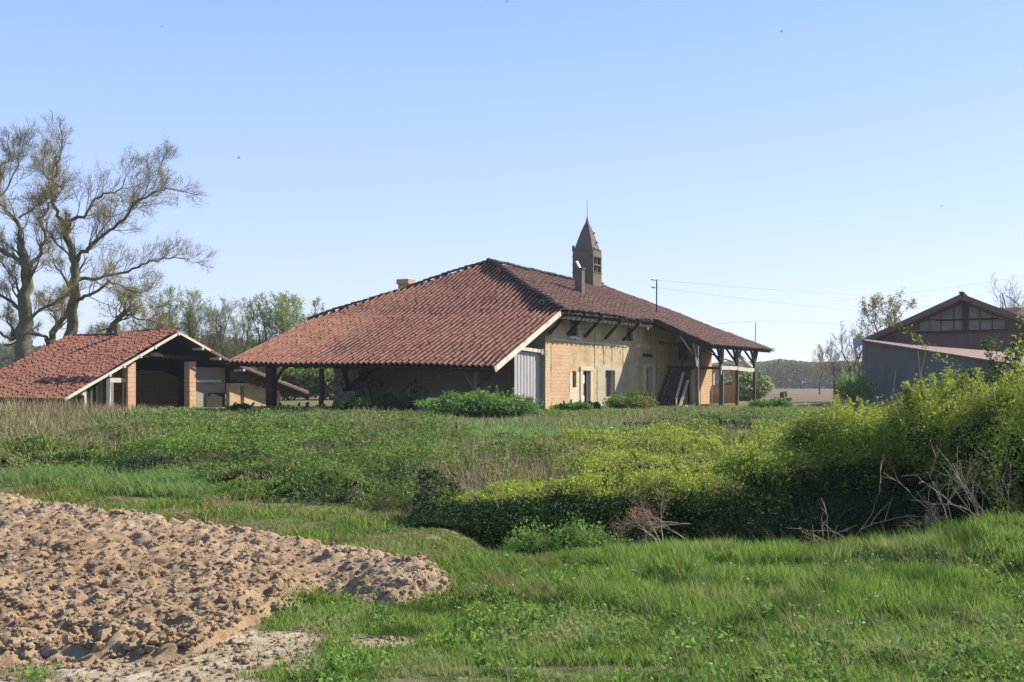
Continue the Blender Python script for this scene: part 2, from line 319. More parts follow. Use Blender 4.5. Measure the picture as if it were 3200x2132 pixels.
c = m.ramp(m.noise(1.1, 7, .7), [(.3, (.34, .225, .13)), (.5, (.44, .31, .185)), (.7, (.52, .39, .25))])
c = m.mix(m.ramp(m.noise(7, 6, .75), [(.52, 0.), (.68, .8)]), c, (.24, .145, .09))
c = m.mix(m.ramp(m.noise(.6, 5, .7), [(.58, 0.), (.70, .7)]), c, (.52, .43, .31))
c = m.mix(m.ramp(m.noise(.9, 6, .7, m.mapped(scale=(1, 1.7, 1))), [(.52, 0.), (.64, .5)]), c, (.27, .17, .10))
m.col(c); m.bump(m.noise(26, 8, .8), 1.0, .03); m.bump(m.noise(9, 6, .75), .6, .05); M['soil'] = m.m
tag(mesh_np('soil_heap', P, remap[q], M['soil'], smooth=True), kind='structure')
# loose clods over it
def clump_np(c, r, seed):
    n1, n2 = 5, 7; out = []
    rr = np.random.default_rng(seed)
    ph = np.linspace(0, math.pi, n1 + 1)[1:-1]; th = np.arange(n2) * 2 * math.pi / n2
    pts = [(0, 0, -1)] + [(math.sin(p) * math.cos(t), math.sin(p) * math.sin(t), -math.cos(p)) for p in ph for t in th] + [(0, 0, 1)]
    pts = np.array(pts) * rr.uniform(.62, 1.25, (len(pts), 1)) * np.array([1, rr.uniform(.6, 1), rr.uniform(.5, .85)])
    a = rr.uniform(0, 6.3); ca, sa = math.cos(a), math.sin(a); pts[:, :2] = pts[:, :2] @ np.array([[ca, sa], [-sa, ca]])
    fs = []
    for k in range(n2): fs.append((0, 1 + (k + 1) % n2, 1 + k, 1 + k))
    for i in range(len(ph) - 1):
        for k in range(n2): b = 1 + i * n2; fs.append((b + k, b + (k + 1) % n2, b + n2 + (k + 1) % n2, b + n2 + k))
    b = 1 + (len(ph) - 1) * n2
    for k in range(n2): fs.append((b + k, b + (k + 1) % n2, len(pts) - 1, len(pts) - 1))
    return pts * r + np.asarray(c), [tuple(dict.fromkeys(f)) for f in fs]
def clod_stuff(name, pts, rads, mat, label):
    base = [clump_np((0, 0, 0), 1, 100 + k) for k in range(12)]; vs = []; fs = []; b = 0
    for (p, r_) in zip(pts, rads):
        v, f = base[random.randrange(12)]; vs.append(v * r_ + p); fs += [tuple(i + b for i in t) for t in f]; b += len(v)
    me = bpy.data.meshes.new(name); me.from_pydata(np.concatenate(vs).tolist(), [], fs); me.materials.append(mat)
    return tag(link(bpy.data.objects.new(name, me)), label, kind='stuff')
g = mesh_np('ground', np.stack([gx, gy, gz], -1).reshape(-1, 3), np.stack([ii, ii + 1, ii + ncol + 1, ii + ncol], -1), GM, attrs={'bare': bare(gx, gy).ravel() * (gy.ravel() < 12)}, smooth=True)
tag(g, kind='structure')
n = 60000; cx = rng.uniform(-8.5, -.3, n); cy = rng.uniform(5.6, 14, n); hh = heap(cx, cy)
ok = (hh > -.02) & (rng.random(n) < .25 + .75 * (1 - sm(cy, 6.5, 10))); cx, cy, hh = cx[ok], cy[ok], hh[ok]
cx = np.concatenate([cx, rng.uniform(-4.5, .6, 5000)]); cy = np.concatenate([cy, rng.uniform(5.5, 7.6, 5000)]); kb_ = (np.arange(len(cx)) < len(hh)) | ((bare(cx, cy) > .5) & (heap(cx, cy) < -.01)); cx, cy = cx[kb_], cy[kb_]; hh = np.maximum(heap(cx, cy), 0)
r_ = .007 + .018 * rng.random(len(cx)) ** 3 + .034 * rng.random(len(cx)) ** 18
r_ *= (1 + .35 * (1 - sm(cy, 6, 8))) * np.where(hh > 0, 1, .62)
cz = terrain(cx, cy) + hh + clods(cx, cy) * (hh > 0) + r_ * .25
clod_stuff('soil_clods', np.stack([cx, cy, cz], -1), r_, M['soil'], 'loose lumps of dry clay lying over the brown soil heap')

# ---------------------------------------------------------------- farm frames
class Frame:
    def __init__(s, x, y): s.o = np.array([x, y])
    def W(s, u, v, z): p = s.o + u * U + v * V; return (p[0], p[1], EYE + z)            # z measured from eye level
    def WZ(s, u, v, z): p = s.o + u * U + v * V; return (p[0], p[1], z)                  # z measured from the datum
    def u(s, px, v):    # where the sight line of column px meets the plane at v
        T = (px - 1600) / F; a = s.o + v * V; return (T * a[1] - a[0]) / (U[0] - T * U[1])
    def v(s, px, u):
        T = (px - 1600) / F; a = s.o + u * U; return (T * a[1] - a[0]) / (V[0] - T * V[1])
    def z(s, py, u, v): return EYE + (HZ - py) / F * (s.o + u * U + v * V)[1]
H = Frame(1.685, 54.0)
GZ = .2

def tiles(name, mat, parent, Pf, s0, s1, T0, T1, wd, cl, amp, step, mask, seed=0, us=6, jz=.012, chan=0.5, shj=.9, cw=.30, cfade=None):
    r = np.random.default_rng(seed); nc = int((s1 - s0) / wd); nr_ = int((T1 - T0) / cl)
    J, I = np.meshgrid(np.arange(nc), np.arange(nr_)); J = J.ravel(); I = I.ravel()
    colsh = (r.random(nc) - .5) * cl * shj
    sc = s0 + (J + .5) * wd; tcn = T0 + (I + .5) * cl
    k = mask(sc, tcn); J, I = J[k], I[k]; n = len(J)
    dz = (r.random(n) - .5) * 2 * jz; ds = (r.random(n) - .5) * wd * .14; tl = (r.random(n) - .5) * jz * 1.6
    q = np.linspace(0, 1, us + 1)
    s_ = s0 + (J[:, None, None] + q[None, None, :]) * wd + ds[:, None, None]
    t_ = T0 + (I[:, None, None] + np.array([0., 1.06])[None, :, None]) * cl + colsh[J][:, None, None] * (I[:, None, None] > 0)
    s_, t_ = np.broadcast_arrays(s_, t_)
    prof = amp * -np.cos(2 * math.pi * q)[None, None, :] * (1 + .12 * (r.random(n)[:, None, None] - .5))
    lift = step * (1 - np.array([0., 1.])[None, :, None]) + dz[:, None, None] + tl[:, None, None] * (q - .5)[None, None, :]
    x, y, z = Pf(s_, t_); P = np.stack([x, y, z + prof + lift], -1).reshape(-1, 3)
    b = np.arange(n)[:, None] * 2 * (us + 1) + np.arange(us)[None, :]; b = b.ravel()
    Fq = np.stack([b, b + 1, b + us + 2, b + us + 1], -1)
    col = r.random(n) * .75 + .25 * r.random(nc)[J]; col = np.clip(col + .25 * (r.random(n) > .93) - .35 * (r.random(n) > .95), 0, 1)
    return mesh_np(name, P, Fq, mat, parent, {'rnd': np.repeat(col, 2 * (us + 1)), 'chan': np.broadcast_to(chan * (1 - sm(.5 - np.abs(q - .5), cw - .10, cw))[None, None, :] * (1 if cfade is None else cfade(sc[k]))[:, None, None] if cfade is not None else (chan * (1 - sm(.5 - np.abs(q - .5), cw - .10, cw)))[None, None, :], (n, 2, us + 1)).ravel()}, smooth=True)
def caps(mb, pts, r=.14, seg=.38, seed=1):
    """half round ridge tiles along a polyline"""
    rr = random.Random(seed); pts = [Vector([float(c) for c in p]) for p in pts]
    for a, b in zip(pts[:-1], pts[1:]):
        L = (b - a).length; n = max(1, int(L / seg)); d = (b - a) / n; dn = d.normalized(); x = dn.cross(Vector((0, 0, 1))).normalized(); y = x.cross(dn)
        for i in range(n):
            p = a + d * i; o = rr.uniform(-.03, .03); vs = []
            for e, k in ((-.02, 1.12), (1.04, .9)):
                for j in range(6):
                    t = math.pi * j / 5; vs.append(p + d * e + x * (math.cos(t) * r * k + o) + y * (math.sin(t) * r * .8 * k + (.0 if e > 0 else .02) + o * .5))
            mb.add(vs, [(j, j + 1, 7 + j, 6 + j) for j in range(5)] + [(5, 0, 6, 11)] + [(0, 5, 4, 3, 2, 1)])
def wall(mb, Wf, a0, a1, d0, d1, z0, z1, ops=()):
    """upright wall; a along, d across (d0 the outer face), with openings (a0,a1,z0,z1)"""
    A = sorted({a0, a1, *[o[0] for o in ops], *[o[1] for o in ops]}); Z = sorted({z0, z1, *[o[2] for o in ops], *[o[3] for o in ops]})
    inside = lambda i, j: 0 <= i < len(A) - 1 and 0 <= j < len(Z) - 1 and not any(o[0] <= (A[i] + A[i + 1]) / 2 <= o[1] and o[2] <= (Z[j] + Z[j + 1]) / 2 <= o[3] for o in ops)
    for i in range(len(A) - 1):
        for j in range(len(Z) - 1):
            if not inside(i, j): continue
            p, q_, r_, s_ = A[i], A[i + 1], Z[j], Z[j + 1]
            mb.add([Wf(p, d0, r_), Wf(q_, d0, r_), Wf(q_, d0, s_), Wf(p, d0, s_)], [(0, 1, 2, 3)])
            mb.add([Wf(p, d1, r_), Wf(q_, d1, r_), Wf(q_, d1, s_), Wf(p, d1, s_)], [(3, 2, 1, 0)])
            if not inside(i - 1, j): mb.add([Wf(p, d0, r_), Wf(p, d1, r_), Wf(p, d1, s_), Wf(p, d0, s_)], [(3, 2, 1, 0)])
            if not inside(i + 1, j): mb.add([Wf(q_, d0, r_), Wf(q_, d1, r_), Wf(q_, d1, s_), Wf(q_, d0, s_)], [(0, 1, 2, 3)])
            if not inside(i, j - 1): mb.add([Wf(p, d0, r_), Wf(q_, d0, r_), Wf(q_, d1, r_), Wf(p, d1, r_)], [(3, 2, 1, 0)])
            if not inside(i, j + 1): mb.add([Wf(p, d0, s_), Wf(q_, d0, s_), Wf(q_, d1, s_), Wf(p, d1, s_)], [(0, 1, 2, 3)])
def part(name, mat, parent, fn, **k):
    mb = MB(); fn(mb); return mb.build(name, mat, parent, **k)

# ================================================================ the farmhouse
house = empty('farmhouse', H.WZ(0, 0, GZ), 'long low farmhouse with a red hipped tile roof and open timber porches', 'farmhouse')
def zhip(u, v):
    f = (1.2 - v) / 15.4
    e = .83 + .30 * f - .05 * np.sin(f * 3.1) ; lo = e + (3.70 - e) * (u + 7.77) / 6.97
    return np.where(u < -.8, lo, 3.70 + .487 * (u + .8)) + .10 * (fbm(u * .35 + 9, v * .35, 51) - .5) * 2
def zside(u, v):
    e = np.where(u < 14.06, 3.68 + .26 * (u + .8) / 14.9, 3.94 + .06 * (u - 14) / 16); rd = 7.34 + (u - 6.67) * .004
    return np.where(v < 1.2, rd + (e - rd) * (v + 6.9) / 8.1, e - .431 * (v - 1.2)) + .10 * (fbm(u * .3, v * .3, 52) - .5) * 2 - .10 * np.sin(np.clip((u - 7) / 18, 0, 1) * math.pi) * np.clip((1.2 - v) / 8, 0, 1)
def XY(u, v): return H.o[0] + u * U[0] + v * V[0], H.o[1] + u * U[1] + v * V[1]
def P_hip(s, t): u = -7.77 + t * .915; v = 1.2 - s; x, y = XY(u, v); return x, y, EYE + zhip(u, v)
def m_hip(s, t):
    u = -7.77 + t * .915; v = 1.2 - s
    return np.where(u < -.8, (v > -14.2 - .03 * (u + 7.77)) & (v < 1.25), (v < 1.25 - (u + .8) * 8.1 / 7.47) & (v > -14.57 + (u + .8) * 7.67 / 7.47)) & (u < 6.7)
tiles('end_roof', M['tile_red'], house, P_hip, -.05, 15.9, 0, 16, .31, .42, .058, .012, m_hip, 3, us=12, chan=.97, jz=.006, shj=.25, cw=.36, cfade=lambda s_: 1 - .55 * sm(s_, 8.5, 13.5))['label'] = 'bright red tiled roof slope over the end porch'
def P_side(s, t): v = 4.68 - t * .915; u = s; x, y = XY(u, v); return x, y, EYE + zside(u, v)
def m_side(s, t):
    v = 4.68 - t * .915; u = s
    return (u > np.where(v <= 1.2, -.8 + (1.2 - v) * 7.47 / 8.1, 14.06)) & (u < 24.6 + (v + 6.9) * .475) & (v > -6.95) & ((v < 1.2 + .10 * np.sin(u * 5) + .12 * (hsh(np.floor(u / .21), 0, 4) > .8)) | (u > 14.06))
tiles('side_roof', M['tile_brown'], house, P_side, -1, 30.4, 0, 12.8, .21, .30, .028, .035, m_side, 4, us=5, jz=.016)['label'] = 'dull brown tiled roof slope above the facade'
def rf(u, v, dz=0): return H.W(u, v, float(zside(np.float64(u), np.float64(v))) + dz)
def hf(u, v, dz=0): return H.W(u, v, float(zhip(np.float64(u), np.float64(v))) + dz)
def fdeck(mb):
    dn = (0, 0, -.07); D = -.13
    mb.prism([hf(-7.7, 1.2, D), hf(-7.7, -14.1, D), H.W(-.8, -14.4, 3.70 + D), H.W(-.8, 1.2, 3.70 + D)], dn)
    mb.prism([H.W(-.8, 1.2, 3.70 + D), H.W(-.8, -14.4, 3.70 + D), H.W(6.67, -6.9, 7.34 + D)], dn)
    for a, b in ((-.8, 7), (7, 14.06), (14.06, 20), (20, 25.5)):
        la = lambda v, a=a: max(a, -.8 + (1.2 - v) * 7.47 / 8.1)
        if a < 0: mb.prism([H.W(-.8, 1.0, 3.70 + D), H.W(6.67, -6.9, 7.34 + D), rf(7, -6.9, D), rf(7, -2.8, D), rf(7, 1.0, D)], dn)
        elif b < 25: mb.prism([rf(a, 1.0, D), rf(a, -2.8, D - .04), rf(a, -6.9, D), rf(b, -6.9, D), rf(b, -2.8, D - .04), rf(b, 1.0, D)], dn)
        else: mb.prism([rf(20, 1.2, D), rf(20, -2.8, D - .04), rf(20, -6.9, D), rf(24.6, -6.9, D), rf(26.5, -2.8, D - .03), rf(28.4, 1.2, D)], dn)
    mb.prism([rf(14.06, 1.2, D), rf(28.4, 1.2, D), rf(30.0, 4.4, D), rf(22, 4.4, D), rf(14.06, 4.4, D)], dn)
part('roof_deck', M['darkwood'], house, fdeck)
def frear(mb):
    mb.prism([H.W(-.8, -14.57, 3.62), H.W(6.6, -6.95, 7.28), rf(24.6, -6.95, -.04), H.W(30.1, -14.6, 3.6)], (0, 0, -.05))
    mb.prism([rf(24.65, -6.9, -.06), rf(30.1, 4.6, -.1), H.W(30.1, -14.6, 3.6)], (0, 0, -.05))
part('rear_roof', M['mortar'], house, frear)
def fcap(mb):
    hp = lambda a, b, n, dz: [tuple(np.array(a) + (np.array(b) - np.array(a)) * i / n + np.array([0, 0, dz + .06 * math.sin(i * 1.7)])) for i in range(n + 1)]
    A = H.W(6.67, -6.9, 7.34)
    caps(mb, hp(H.W(-.85, 1.25, 3.66), A, 6, .07), .17, .36, 2); caps(mb, hp(H.W(-.8, -14.5, 3.66), A, 6, -.02), .17, .36, 3)
    caps(mb, [rf(6.67, -6.9, .08), rf(12, -6.9, .05), rf(18, -6.9, .05), rf(24.6, -6.9, .06)], .15, .38, 4)
part('ridge_tiles', M['mortar'], house, fcap)
# end walls, facade and back
def fend(mb):
    wall(mb, lambda a, d, z: H.WZ(d, a, z), -11.9, -.0, 0, .5, -.1, 5.5)
    wall(mb, lambda a, d, z: H.WZ(a, d, z), .5, 29.5, -11.9, -11.4, -.1, 5.0)
    wall(mb, lambda a, d, z: H.WZ(d, a, z), -11.4, -.45, 29.0, 29.5, -.1, 4.6)
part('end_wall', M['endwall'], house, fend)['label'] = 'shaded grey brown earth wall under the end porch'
fu = lambda px: H.u(px, 0.0)
def rect(px0, px1, py0, py1): u0, u1 = fu(px0), fu(px1); return (u0, u1, H.z(py1, u1, 0), H.z(py0, u0, 0))
OPS = dict(w1=rect(1788, 1800, 1160, 1211), d1=rect(1819, 1843, 1158, 1262), w2=rect(1891, 1921, 1157, 1242), d2=rect(2017, 2037, 1147, 1262),
           h1=rect(1782, 1807, 992, 1054), h2=rect(1958, 1978, 1022, 1067), h3=rect(2121, 2150, 1068, 1128), d3=rect(2146, 2160, 1148, 1262))
def ffac(mb): wall(mb, lambda a, d, z: H.WZ(a, d, z), 0.003, fu(2224), 0.0, -.45, -.1, 5.42, list(OPS.values()))
part('facade_wall', M['earth'], house, ffac)['label'] = 'sunlit ochre earth facade under a shallow eave'
def coat(px0, px1, z0, z1, d, ops, jag=.06, n=14, seed=0):
    """a skin of render or brick, a little proud of the wall, ragged at its outer edges, leaving openings free"""
    def f(mb):
        rr = random.Random(seed); u0, u1 = fu(px0), fu(px1)
        cells = [(u0, u1, z0, z1)]
        for o in ops:
            nxt = []
            for (a, b, c, e) in cells:
                if o[1] <= a or o[0] >= b or o[3] <= c or o[2] >= e: nxt.append((a, b, c, e)); continue
                A0, A1 = max(a, o[0]), min(b, o[1])
                if a < A0: nxt.append((a, A0, c, e))
                if A1 < b: nxt.append((A1, b, c, e))
                if c < o[2]: nxt.append((A0, A1, c, o[2]))
                if o[3] < e: nxt.append((A0, A1, o[3], e))
            cells = nxt
        for (a, b, c, e) in cells:
            pts = []
            if abs(e - z1) < 1e-6: top = [(a + (b - a) * i / n, e + (rr.uniform(-jag, jag) if 0 <= i <= n else 0)) for i in range(n + 1)]
            else: top = [(a, e), (b, e)]
            rt = [(b + (rr.uniform(-jag, jag)), c + (e - c) * i / n) for i in range(n - 1, 0, -1)] if abs(b - u1) < 1e-6 and jag else []
            lf = [(a + (rr.uniform(-jag, jag) if jag else 0), c + (e - c) * i / n) for i in range(1, n)] if abs(a - u0) < 1e-6 and jag else []
            poly = top + rt + [(b, c), (a, c)] + lf
            mb.prism([H.WZ(x, .001, z_) for x, z_ in poly], (V[0] * d, V[1] * d, 0))
    return f
o_ = list(OPS.values())
part('quoin', M['quoin'], house, coat(1703.3, 1719, -.1, 4.15, .022, [], 0.02, seed=1))
part('brick_panel', M['brick'], house, coat(1719.5, 1778, -.1, 3.86, .018, [], .05, seed=2))['label'] = 'pink earth brick panel near the corner'
part('brick_panel', M['brick'], house, coat(1722, 1781, 4.10, 4.75, .014, o_, .08, seed=8))['label'] = 'reddish bared brick below the eave'
part('render_patch', M['plaster'], house, coat(1866, 1944, -.1, 2.75, .02, [OPS['w2']], .03, seed=3))['label'] = 'smooth pale cement patch round a window'
part('render_patch', M['stone'], house, coat(1779, 1817, .2, 2.35, .02, [OPS['w1']], .06, seed=4))['label'] = 'cream render round the narrow window'
part('brick_panel', M['brick'], house, coat(1942, 1968, -.1, 1.25, .016, [], .03, seed=5))['label'] = 'low pink brick repair beside the pale patch'
part('end_pier', M['brick'], house, coat(2189, 2223.5, -.1, 4.3, .03, [], 0.02, seed=6))['label'] = 'orange brick pier at the far end of the facade'
part('wall_plate', M['stone'], house, lambda mb: mb.beam(H.WZ(.35, .01, 4.02), H.WZ(fu(1958), .01, 4.0), .07, .10, j=.012, n=8))['label'] = 'long grey wall timber across the facade'
# cracks and seams of the render: narrow raised battens and grooves
for px, z0, z1 in ((1858, 4.6, 2.6), (1886, 4.0, 2.8), (1912, 4.0, 3.0), (1946, 4.0, 2.7), (1722, 3.9, 0), (2052, 4.2, 1.7)):
    part('seam_strip', M['darkwood'], house, lambda mb: mb.beam(H.WZ(fu(px), .012, z0), H.WZ(fu(px) + random.uniform(-.05, .05), .012, z1), .016, .026, up=(U[0], U[1], 0), j=.012, n=9))
# windows and doors
def window(key, frame, pane, fw=.09, shut=None, name='window'):
    a, b, c, e = OPS[key]; d = -.16
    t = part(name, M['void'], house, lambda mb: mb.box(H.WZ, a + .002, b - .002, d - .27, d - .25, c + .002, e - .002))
    def ff(mb):
        mb.box(H.WZ, a, a + fw, d - .05, d + .03, c, e); mb.box(H.WZ, b - fw, b, d - .05, d + .03, c, e)
        mb.box(H.WZ, a + fw, b - fw, d - .05, d + .03, e - fw, e); mb.box(H.WZ, a + fw, b - fw, d - .05, d + .03, c, c + fw * .7)
    part('frame', frame, t, ff)
    if pane: part('pane', pane, t, lambda mb: mb.box(H.WZ, a + fw, a + (b - a) * .42, d - .02, d, c + fw, e - fw))
    return t
window('w1', M['barnboard'], M['barnboard'], .07)
t = window('d1', M['white'], None, .05, name='door'); a, b, c, e = OPS['d1']
part('door_leaf', M['white'], t, lambda mb: mb.box(H.WZ, a + .06, a + (b - a) * .52, -.14, -.10, c + (e - c) * .80 - .35, e - .22))
part('bottom_panel', M['white'], t, lambda mb: mb.box(H.WZ, a + .06, a + (b - a) * .5, -.13, -.10, .75, 1.05))
part('pane', M['glass'], t, lambda mb: mb.box(H.WZ, a + .08, a + (b - a) * .48, -.13, -.11, 1.1, c + (e - c) * .80 - .38))
part('door_leaf', M['darkwood'], t, lambda mb: mb.box(H.WZ, a + (b - a) * .55, b - .05, -.22, -.18, c, e - .06))['label'] = 'dark open door leaf'
t = window('w2', M['palewood'], None, .05); a, b, c, e = OPS['w2']
part('shutter', M['sheet'], t, lambda mb: mb.box(H.WZ, a + .05, a + (b - a) * .34, -.30, -.27, c + .05, e - .05))
part('shutter', M['oldshutter'], t, lambda mb: mb.box(H.WZ, a + (b - a) * .36, b - .05, -.34, -.31, c + .05, e - .05))['label'] = 'dull grey green shutter leaf'
t = window('d2', M['palewood'], M['glass'], .10, name='door'); a, b, c, e = OPS['d2']
part('glazing_bar', M['palewood'], t, lambda mb: (mb.box(H.WZ, (a + b) / 2 - .03, (a + b) / 2 + .03, -.2, -.12, c + .1, e - .1), mb.box(H.WZ, a + .1, (a + b) / 2 - .03, -.2, -.12, e - .75, e - .67)))
for k in ('h1', 'h2', 'h3'): window(k, M['darkwood'], None, .07, name='loft_hatch')
window('d3', M['darkwood'], None, .06, name='door')
part('lintel', M['stone'], house, lambda mb: mb.box(H.WZ, fu(1811), fu(1851), .0, .09, OPS['d1'][3] + .0, OPS['d1'][3] + .22))
part('door_surround', M['stone'], house, lambda mb: (mb.box(H.WZ, fu(1811), fu(1819), .0, .07, -.1, OPS['d1'][3] - .002), mb.box(H.WZ, fu(1843.3), fu(1850), .0, .06, -.1, OPS['d1'][3] - .002)))
part('lintel', M['darkwood'], house, lambda mb: mb.beam(H.WZ(fu(2008), .04, OPS['d2'][3] + .75), H.WZ(fu(2036), .04, OPS['d2'][3] + .72), .1, .2, j=.01, n=3))
part('door_surround', M['stone'], house, lambda mb: (mb.box(H.WZ, fu(2010), fu(2016.7), 0, .05, -.1, OPS['d2'][3] + .1), mb.box(H.WZ, fu(2037.3), fu(2046), 0, .05, -.1, OPS['d2'][3] + .1), mb.box(H.WZ, fu(2016.9), fu(2037.1), 0, .05, OPS['d2'][3] + .002, OPS['d2'][3] + .26)))
part('sill', M['palewood'], house, lambda mb: mb.beam(H.WZ(fu(1776), .07, 4.22), H.WZ(fu(1812), .07, 4.16), .12, .17, j=.03, n=5))['label'] = 'crumbling stone ledge under the loft hatch'
# eave of the facade: brackets, plate, rafter tails
for px in (1716, 1772, 1826, 1890, 1946):
    u = fu(px)
    part('eave_bracket', M['darkwood'], house, lambda mb: (mb.beam(H.WZ(u, .02, 4.30), H.WZ(u + random.uniform(-.06, .06), 1.0, 5.34), .14, .16, up=(U[0], U[1], 0), j=.015, n=4), mb.beam(H.WZ(u, -.2, 5.42), H.WZ(u, 1.12, 5.36), .13, .14, j=.01, n=2)))
part('eave_plate', M['darkwood'], house, lambda mb: mb.beam(H.W(-.75, .86, 3.36), H.W(14.0, .86, 3.58), .14, .16, j=.015, n=14))
part('rafter_tails', M['darkwood'], house, lambda mb: [mb.beam(H.W(-.4 + .62 * i, -.3, float(zside(-.4 + .62 * i, -.3)) - .26), H.W(-.4 + .62 * i, 1.16, float(zside(-.4 + .62 * i, 1.16)) - .24), .07, .09) for i in range(24)])
part('hanging_insulator', M['white'], house, lambda mb: mb.tube([H.W(12.3, 1.1, 3.30), H.W(12.3, 1.1, 3.48)], [.05, .04], 8))
# end porch of the hipped roof
part('bargeboard', M['cream'], house, lambda mb: mb.beam(hf(-.85, 1.27, -.12), hf(-7.8, 1.27, -.14), .04, .26, j=.004, n=6))['label'] = 'pale board along the near roof edge'
part('bargeboard', M['greywood'], house, lambda mb: mb.beam(hf(-.85, -14.3, -.10), hf(-7.75, -14.2, -.10), .05, .14, j=.006, n=6))
part('porch_beam', M['darkwood'], house, lambda mb: mb.beam(hf(-7.3, 1.1, -.30), hf(-7.3, -14.0, -.30), .20, .22, j=.012, n=14))
part('rafters', M['darkwood'], house, lambda mb: [mb.beam(hf(-7.66, .9 - .6 * i, -.26), H.W(-.6, .9 - .6 * i, 3.5), .08, .1) for i in range(25)])
for v_, w_, mt, br in ((.0, .16, 'greywood', (-1,)), (-8.65, .2, 'darkwood', ()), (-11.75, .42, 'darkwood', (1,))):
    zt = float(zhip(-7.2, v_)) - .42
    t = part('porch_post', M[mt], house, lambda mb: mb.beam(H.WZ(-7.2, v_, .05), H.W(-7.2 + random.uniform(-.05, .05), v_, zt), w_, w_ * .9, up=(U[0], U[1], 0), j=.018, n=7), bevel=.015)
    for s_ in br:
        part('brace', M[mt], t, lambda mb: mb.beam(H.W(-7.2, v_ + .04 * s_, zt - .95), H.W(-7.2, v_ + s_ * (.85 if mt != 'greywood' else .7), zt + .02), .12, .12, up=(U[0], U[1], 0), j=.02, n=4))
    if mt == 'greywood': part('brace', M['darkwood'], t, lambda mb: mb.beam(H.W(-7.2, v_ + .04, zt - .8), H.W(-7.0, v_ + .95, zt + .05), .12, .12, up=(U[0], U[1], 0), j=.02, n=4))
v_ = H.v(1120, -3.0)
part('porch_post', M['rubble'], house, lambda mb: mb.beam(H.WZ(-1.2, -11.2, .0), H.WZ(-1.2, -11.2, 3.6), 1.7, 1.2, up=(U[0], U[1], 0), j=.05, n=8))['label'] = 'thick stone pier beside the end wall'
for q0, q1 in ((H.v(1070, -5), -.9), (H.v(1180, -5), .9)):
    part('brace', M['darkwood'], house, lambda mb: mb.beam(H.W(-5, q0, .95), H.W(-1.6, -11.2 - q1 * .2, -.35), .2, .2, j=.02, n=4))
def frub(mb):
    n = 26; top = [1.5 + .5 * math.sin(i * .5 + 2) + random.uniform(-.12, .12) - max(0, i - 15) * .1 for i in range(n + 1)]
    x = [-10.2 + 5.4 * i / n for i in range(n + 1)]; zs = [0, .25, .5, .75, 1.0]
    g_ = [[H.WZ(-.04 - (.12 * random.random() if 0 < j < 4 else 0), x[i], -.1 + (top[i] + .1) * zs[j]) for j in range(5)] for i in range(n + 1)]
    vs = [p for c_ in g_ for p in c_] + [H.WZ(-.001, x[i], top[i]) for i in range(n + 1)]
    mb.add(vs, [(5 * i + j, 5 * i + 5 + j, 5 * i + 6 + j, 5 * i + 1 + j) for i in range(n) for j in range(4)] + [(5 * i + 4, 5 * i + 9, 5 * (n + 1) + i + 1, 5 * (n + 1) + i) for i in range(n)])
part('rubble_base', M['rubble'], house, frub)['label'] = 'crumbling stone footing of the end wall'
# corrugated metal screen beside the corner
va = -.28
def fsheet(mb):
    ua, ub = H.u(1607, va), -.03; n = 84; x = np.linspace(ua, ub, n); off = .013 * np.sign(np.sin(np.arange(n) * .62)) * np.minimum(1, np.abs(np.sin(np.arange(n) * .62)) * 3)
    for i in range(n - 1):
        p0, p1 = (x[i], va + off[i]), (x[i + 1], va + off[i + 1])
        mb.add([H.WZ(*p0, .02), H.WZ(*p1, .02), H.WZ(*p1, 3.28), H.WZ(*p0, 3.36)], [(0, 1, 2, 3)])
part('metal_screen', M['sheet'], house, fsheet)['label'] = 'tall grey corrugated metal screen beside the brick corner'
part('screen_rail', M['cream'], house, lambda mb: (mb.beam(H.WZ(H.u(1607, va) - .05, va + .10, 3.47), H.WZ(-.25, va + .10, 3.37), .12, .17), mb.beam(H.WZ(-.22, va + .12, 3.35), H.WZ(.25, va + .26, 3.30), .16, .26)))
# gallery porch on the right: posts, struts, gallery, stair
PV = 4.05; zp = lambda u, v: float(zside(np.float64(u), np.float64(v)))
part('porch_beam', M['darkwood'], house, lambda mb: mb.beam(H.W(14.3, PV, zp(14.3, PV) - .32), H.W(29.6, PV, zp(29.6, PV) - .32), .18, .22, j=.012, n=12))
part('rafters', M['darkwood'], house, lambda mb: [mb.beam(H.W(14.3 + .64 * i, .05, zp(14.3 + .64 * i, .05) - .27), H.W(14.3 + .64 * i, 4.55, zp(14.3 + .64 * i, 4.55) - .25), .08, .1) for i in range(24)])
part('edge_rafter', M['darkwood'], house, lambda mb: (mb.beam(rf(14.12, .9, -.20), rf(14.12, 4.62, -.20), .09, .24), mb.beam(rf(14.25, -.1, -.44), rf(14.25, 4.4, -.42), .14, .16, j=.01, n=4)))['label'] = 'dark end rafters of the side porch'
for px, vv, wd in ((2178, 3.9, .19), (2254, PV, .26), (2303, PV, .20), (2357, PV, .19)):
    u = H.u(px, vv); zt = zp(u, vv) - .42
    t = part('gallery_post', M['greywood'], house, lambda mb: mb.beam(H.WZ(u + .05, vv, .0), H.W(u, vv, zt), wd, wd, up=(U[0], U[1], 0), j=.02, n=7), bevel=.01)
    for s_ in ((-1, 1) if px != 2254 else (-1,)):
        part('brace', M['darkwood'], t, lambda mb: mb.beam(H.W(u, vv, zt - 1.0), H.W(u + s_ * 1.0, vv, zt + .1), .12, .14, j=.02, n=4))
    part('brace', M['darkwood'], t, lambda mb: mb.beam(H.W(u, vv - .05, zt - .9), H.W(u, vv - 1.1, zp(u, vv - 1.1) - .3), .12, .14, up=(U[0], U[1], 0), j=.02, n=4))
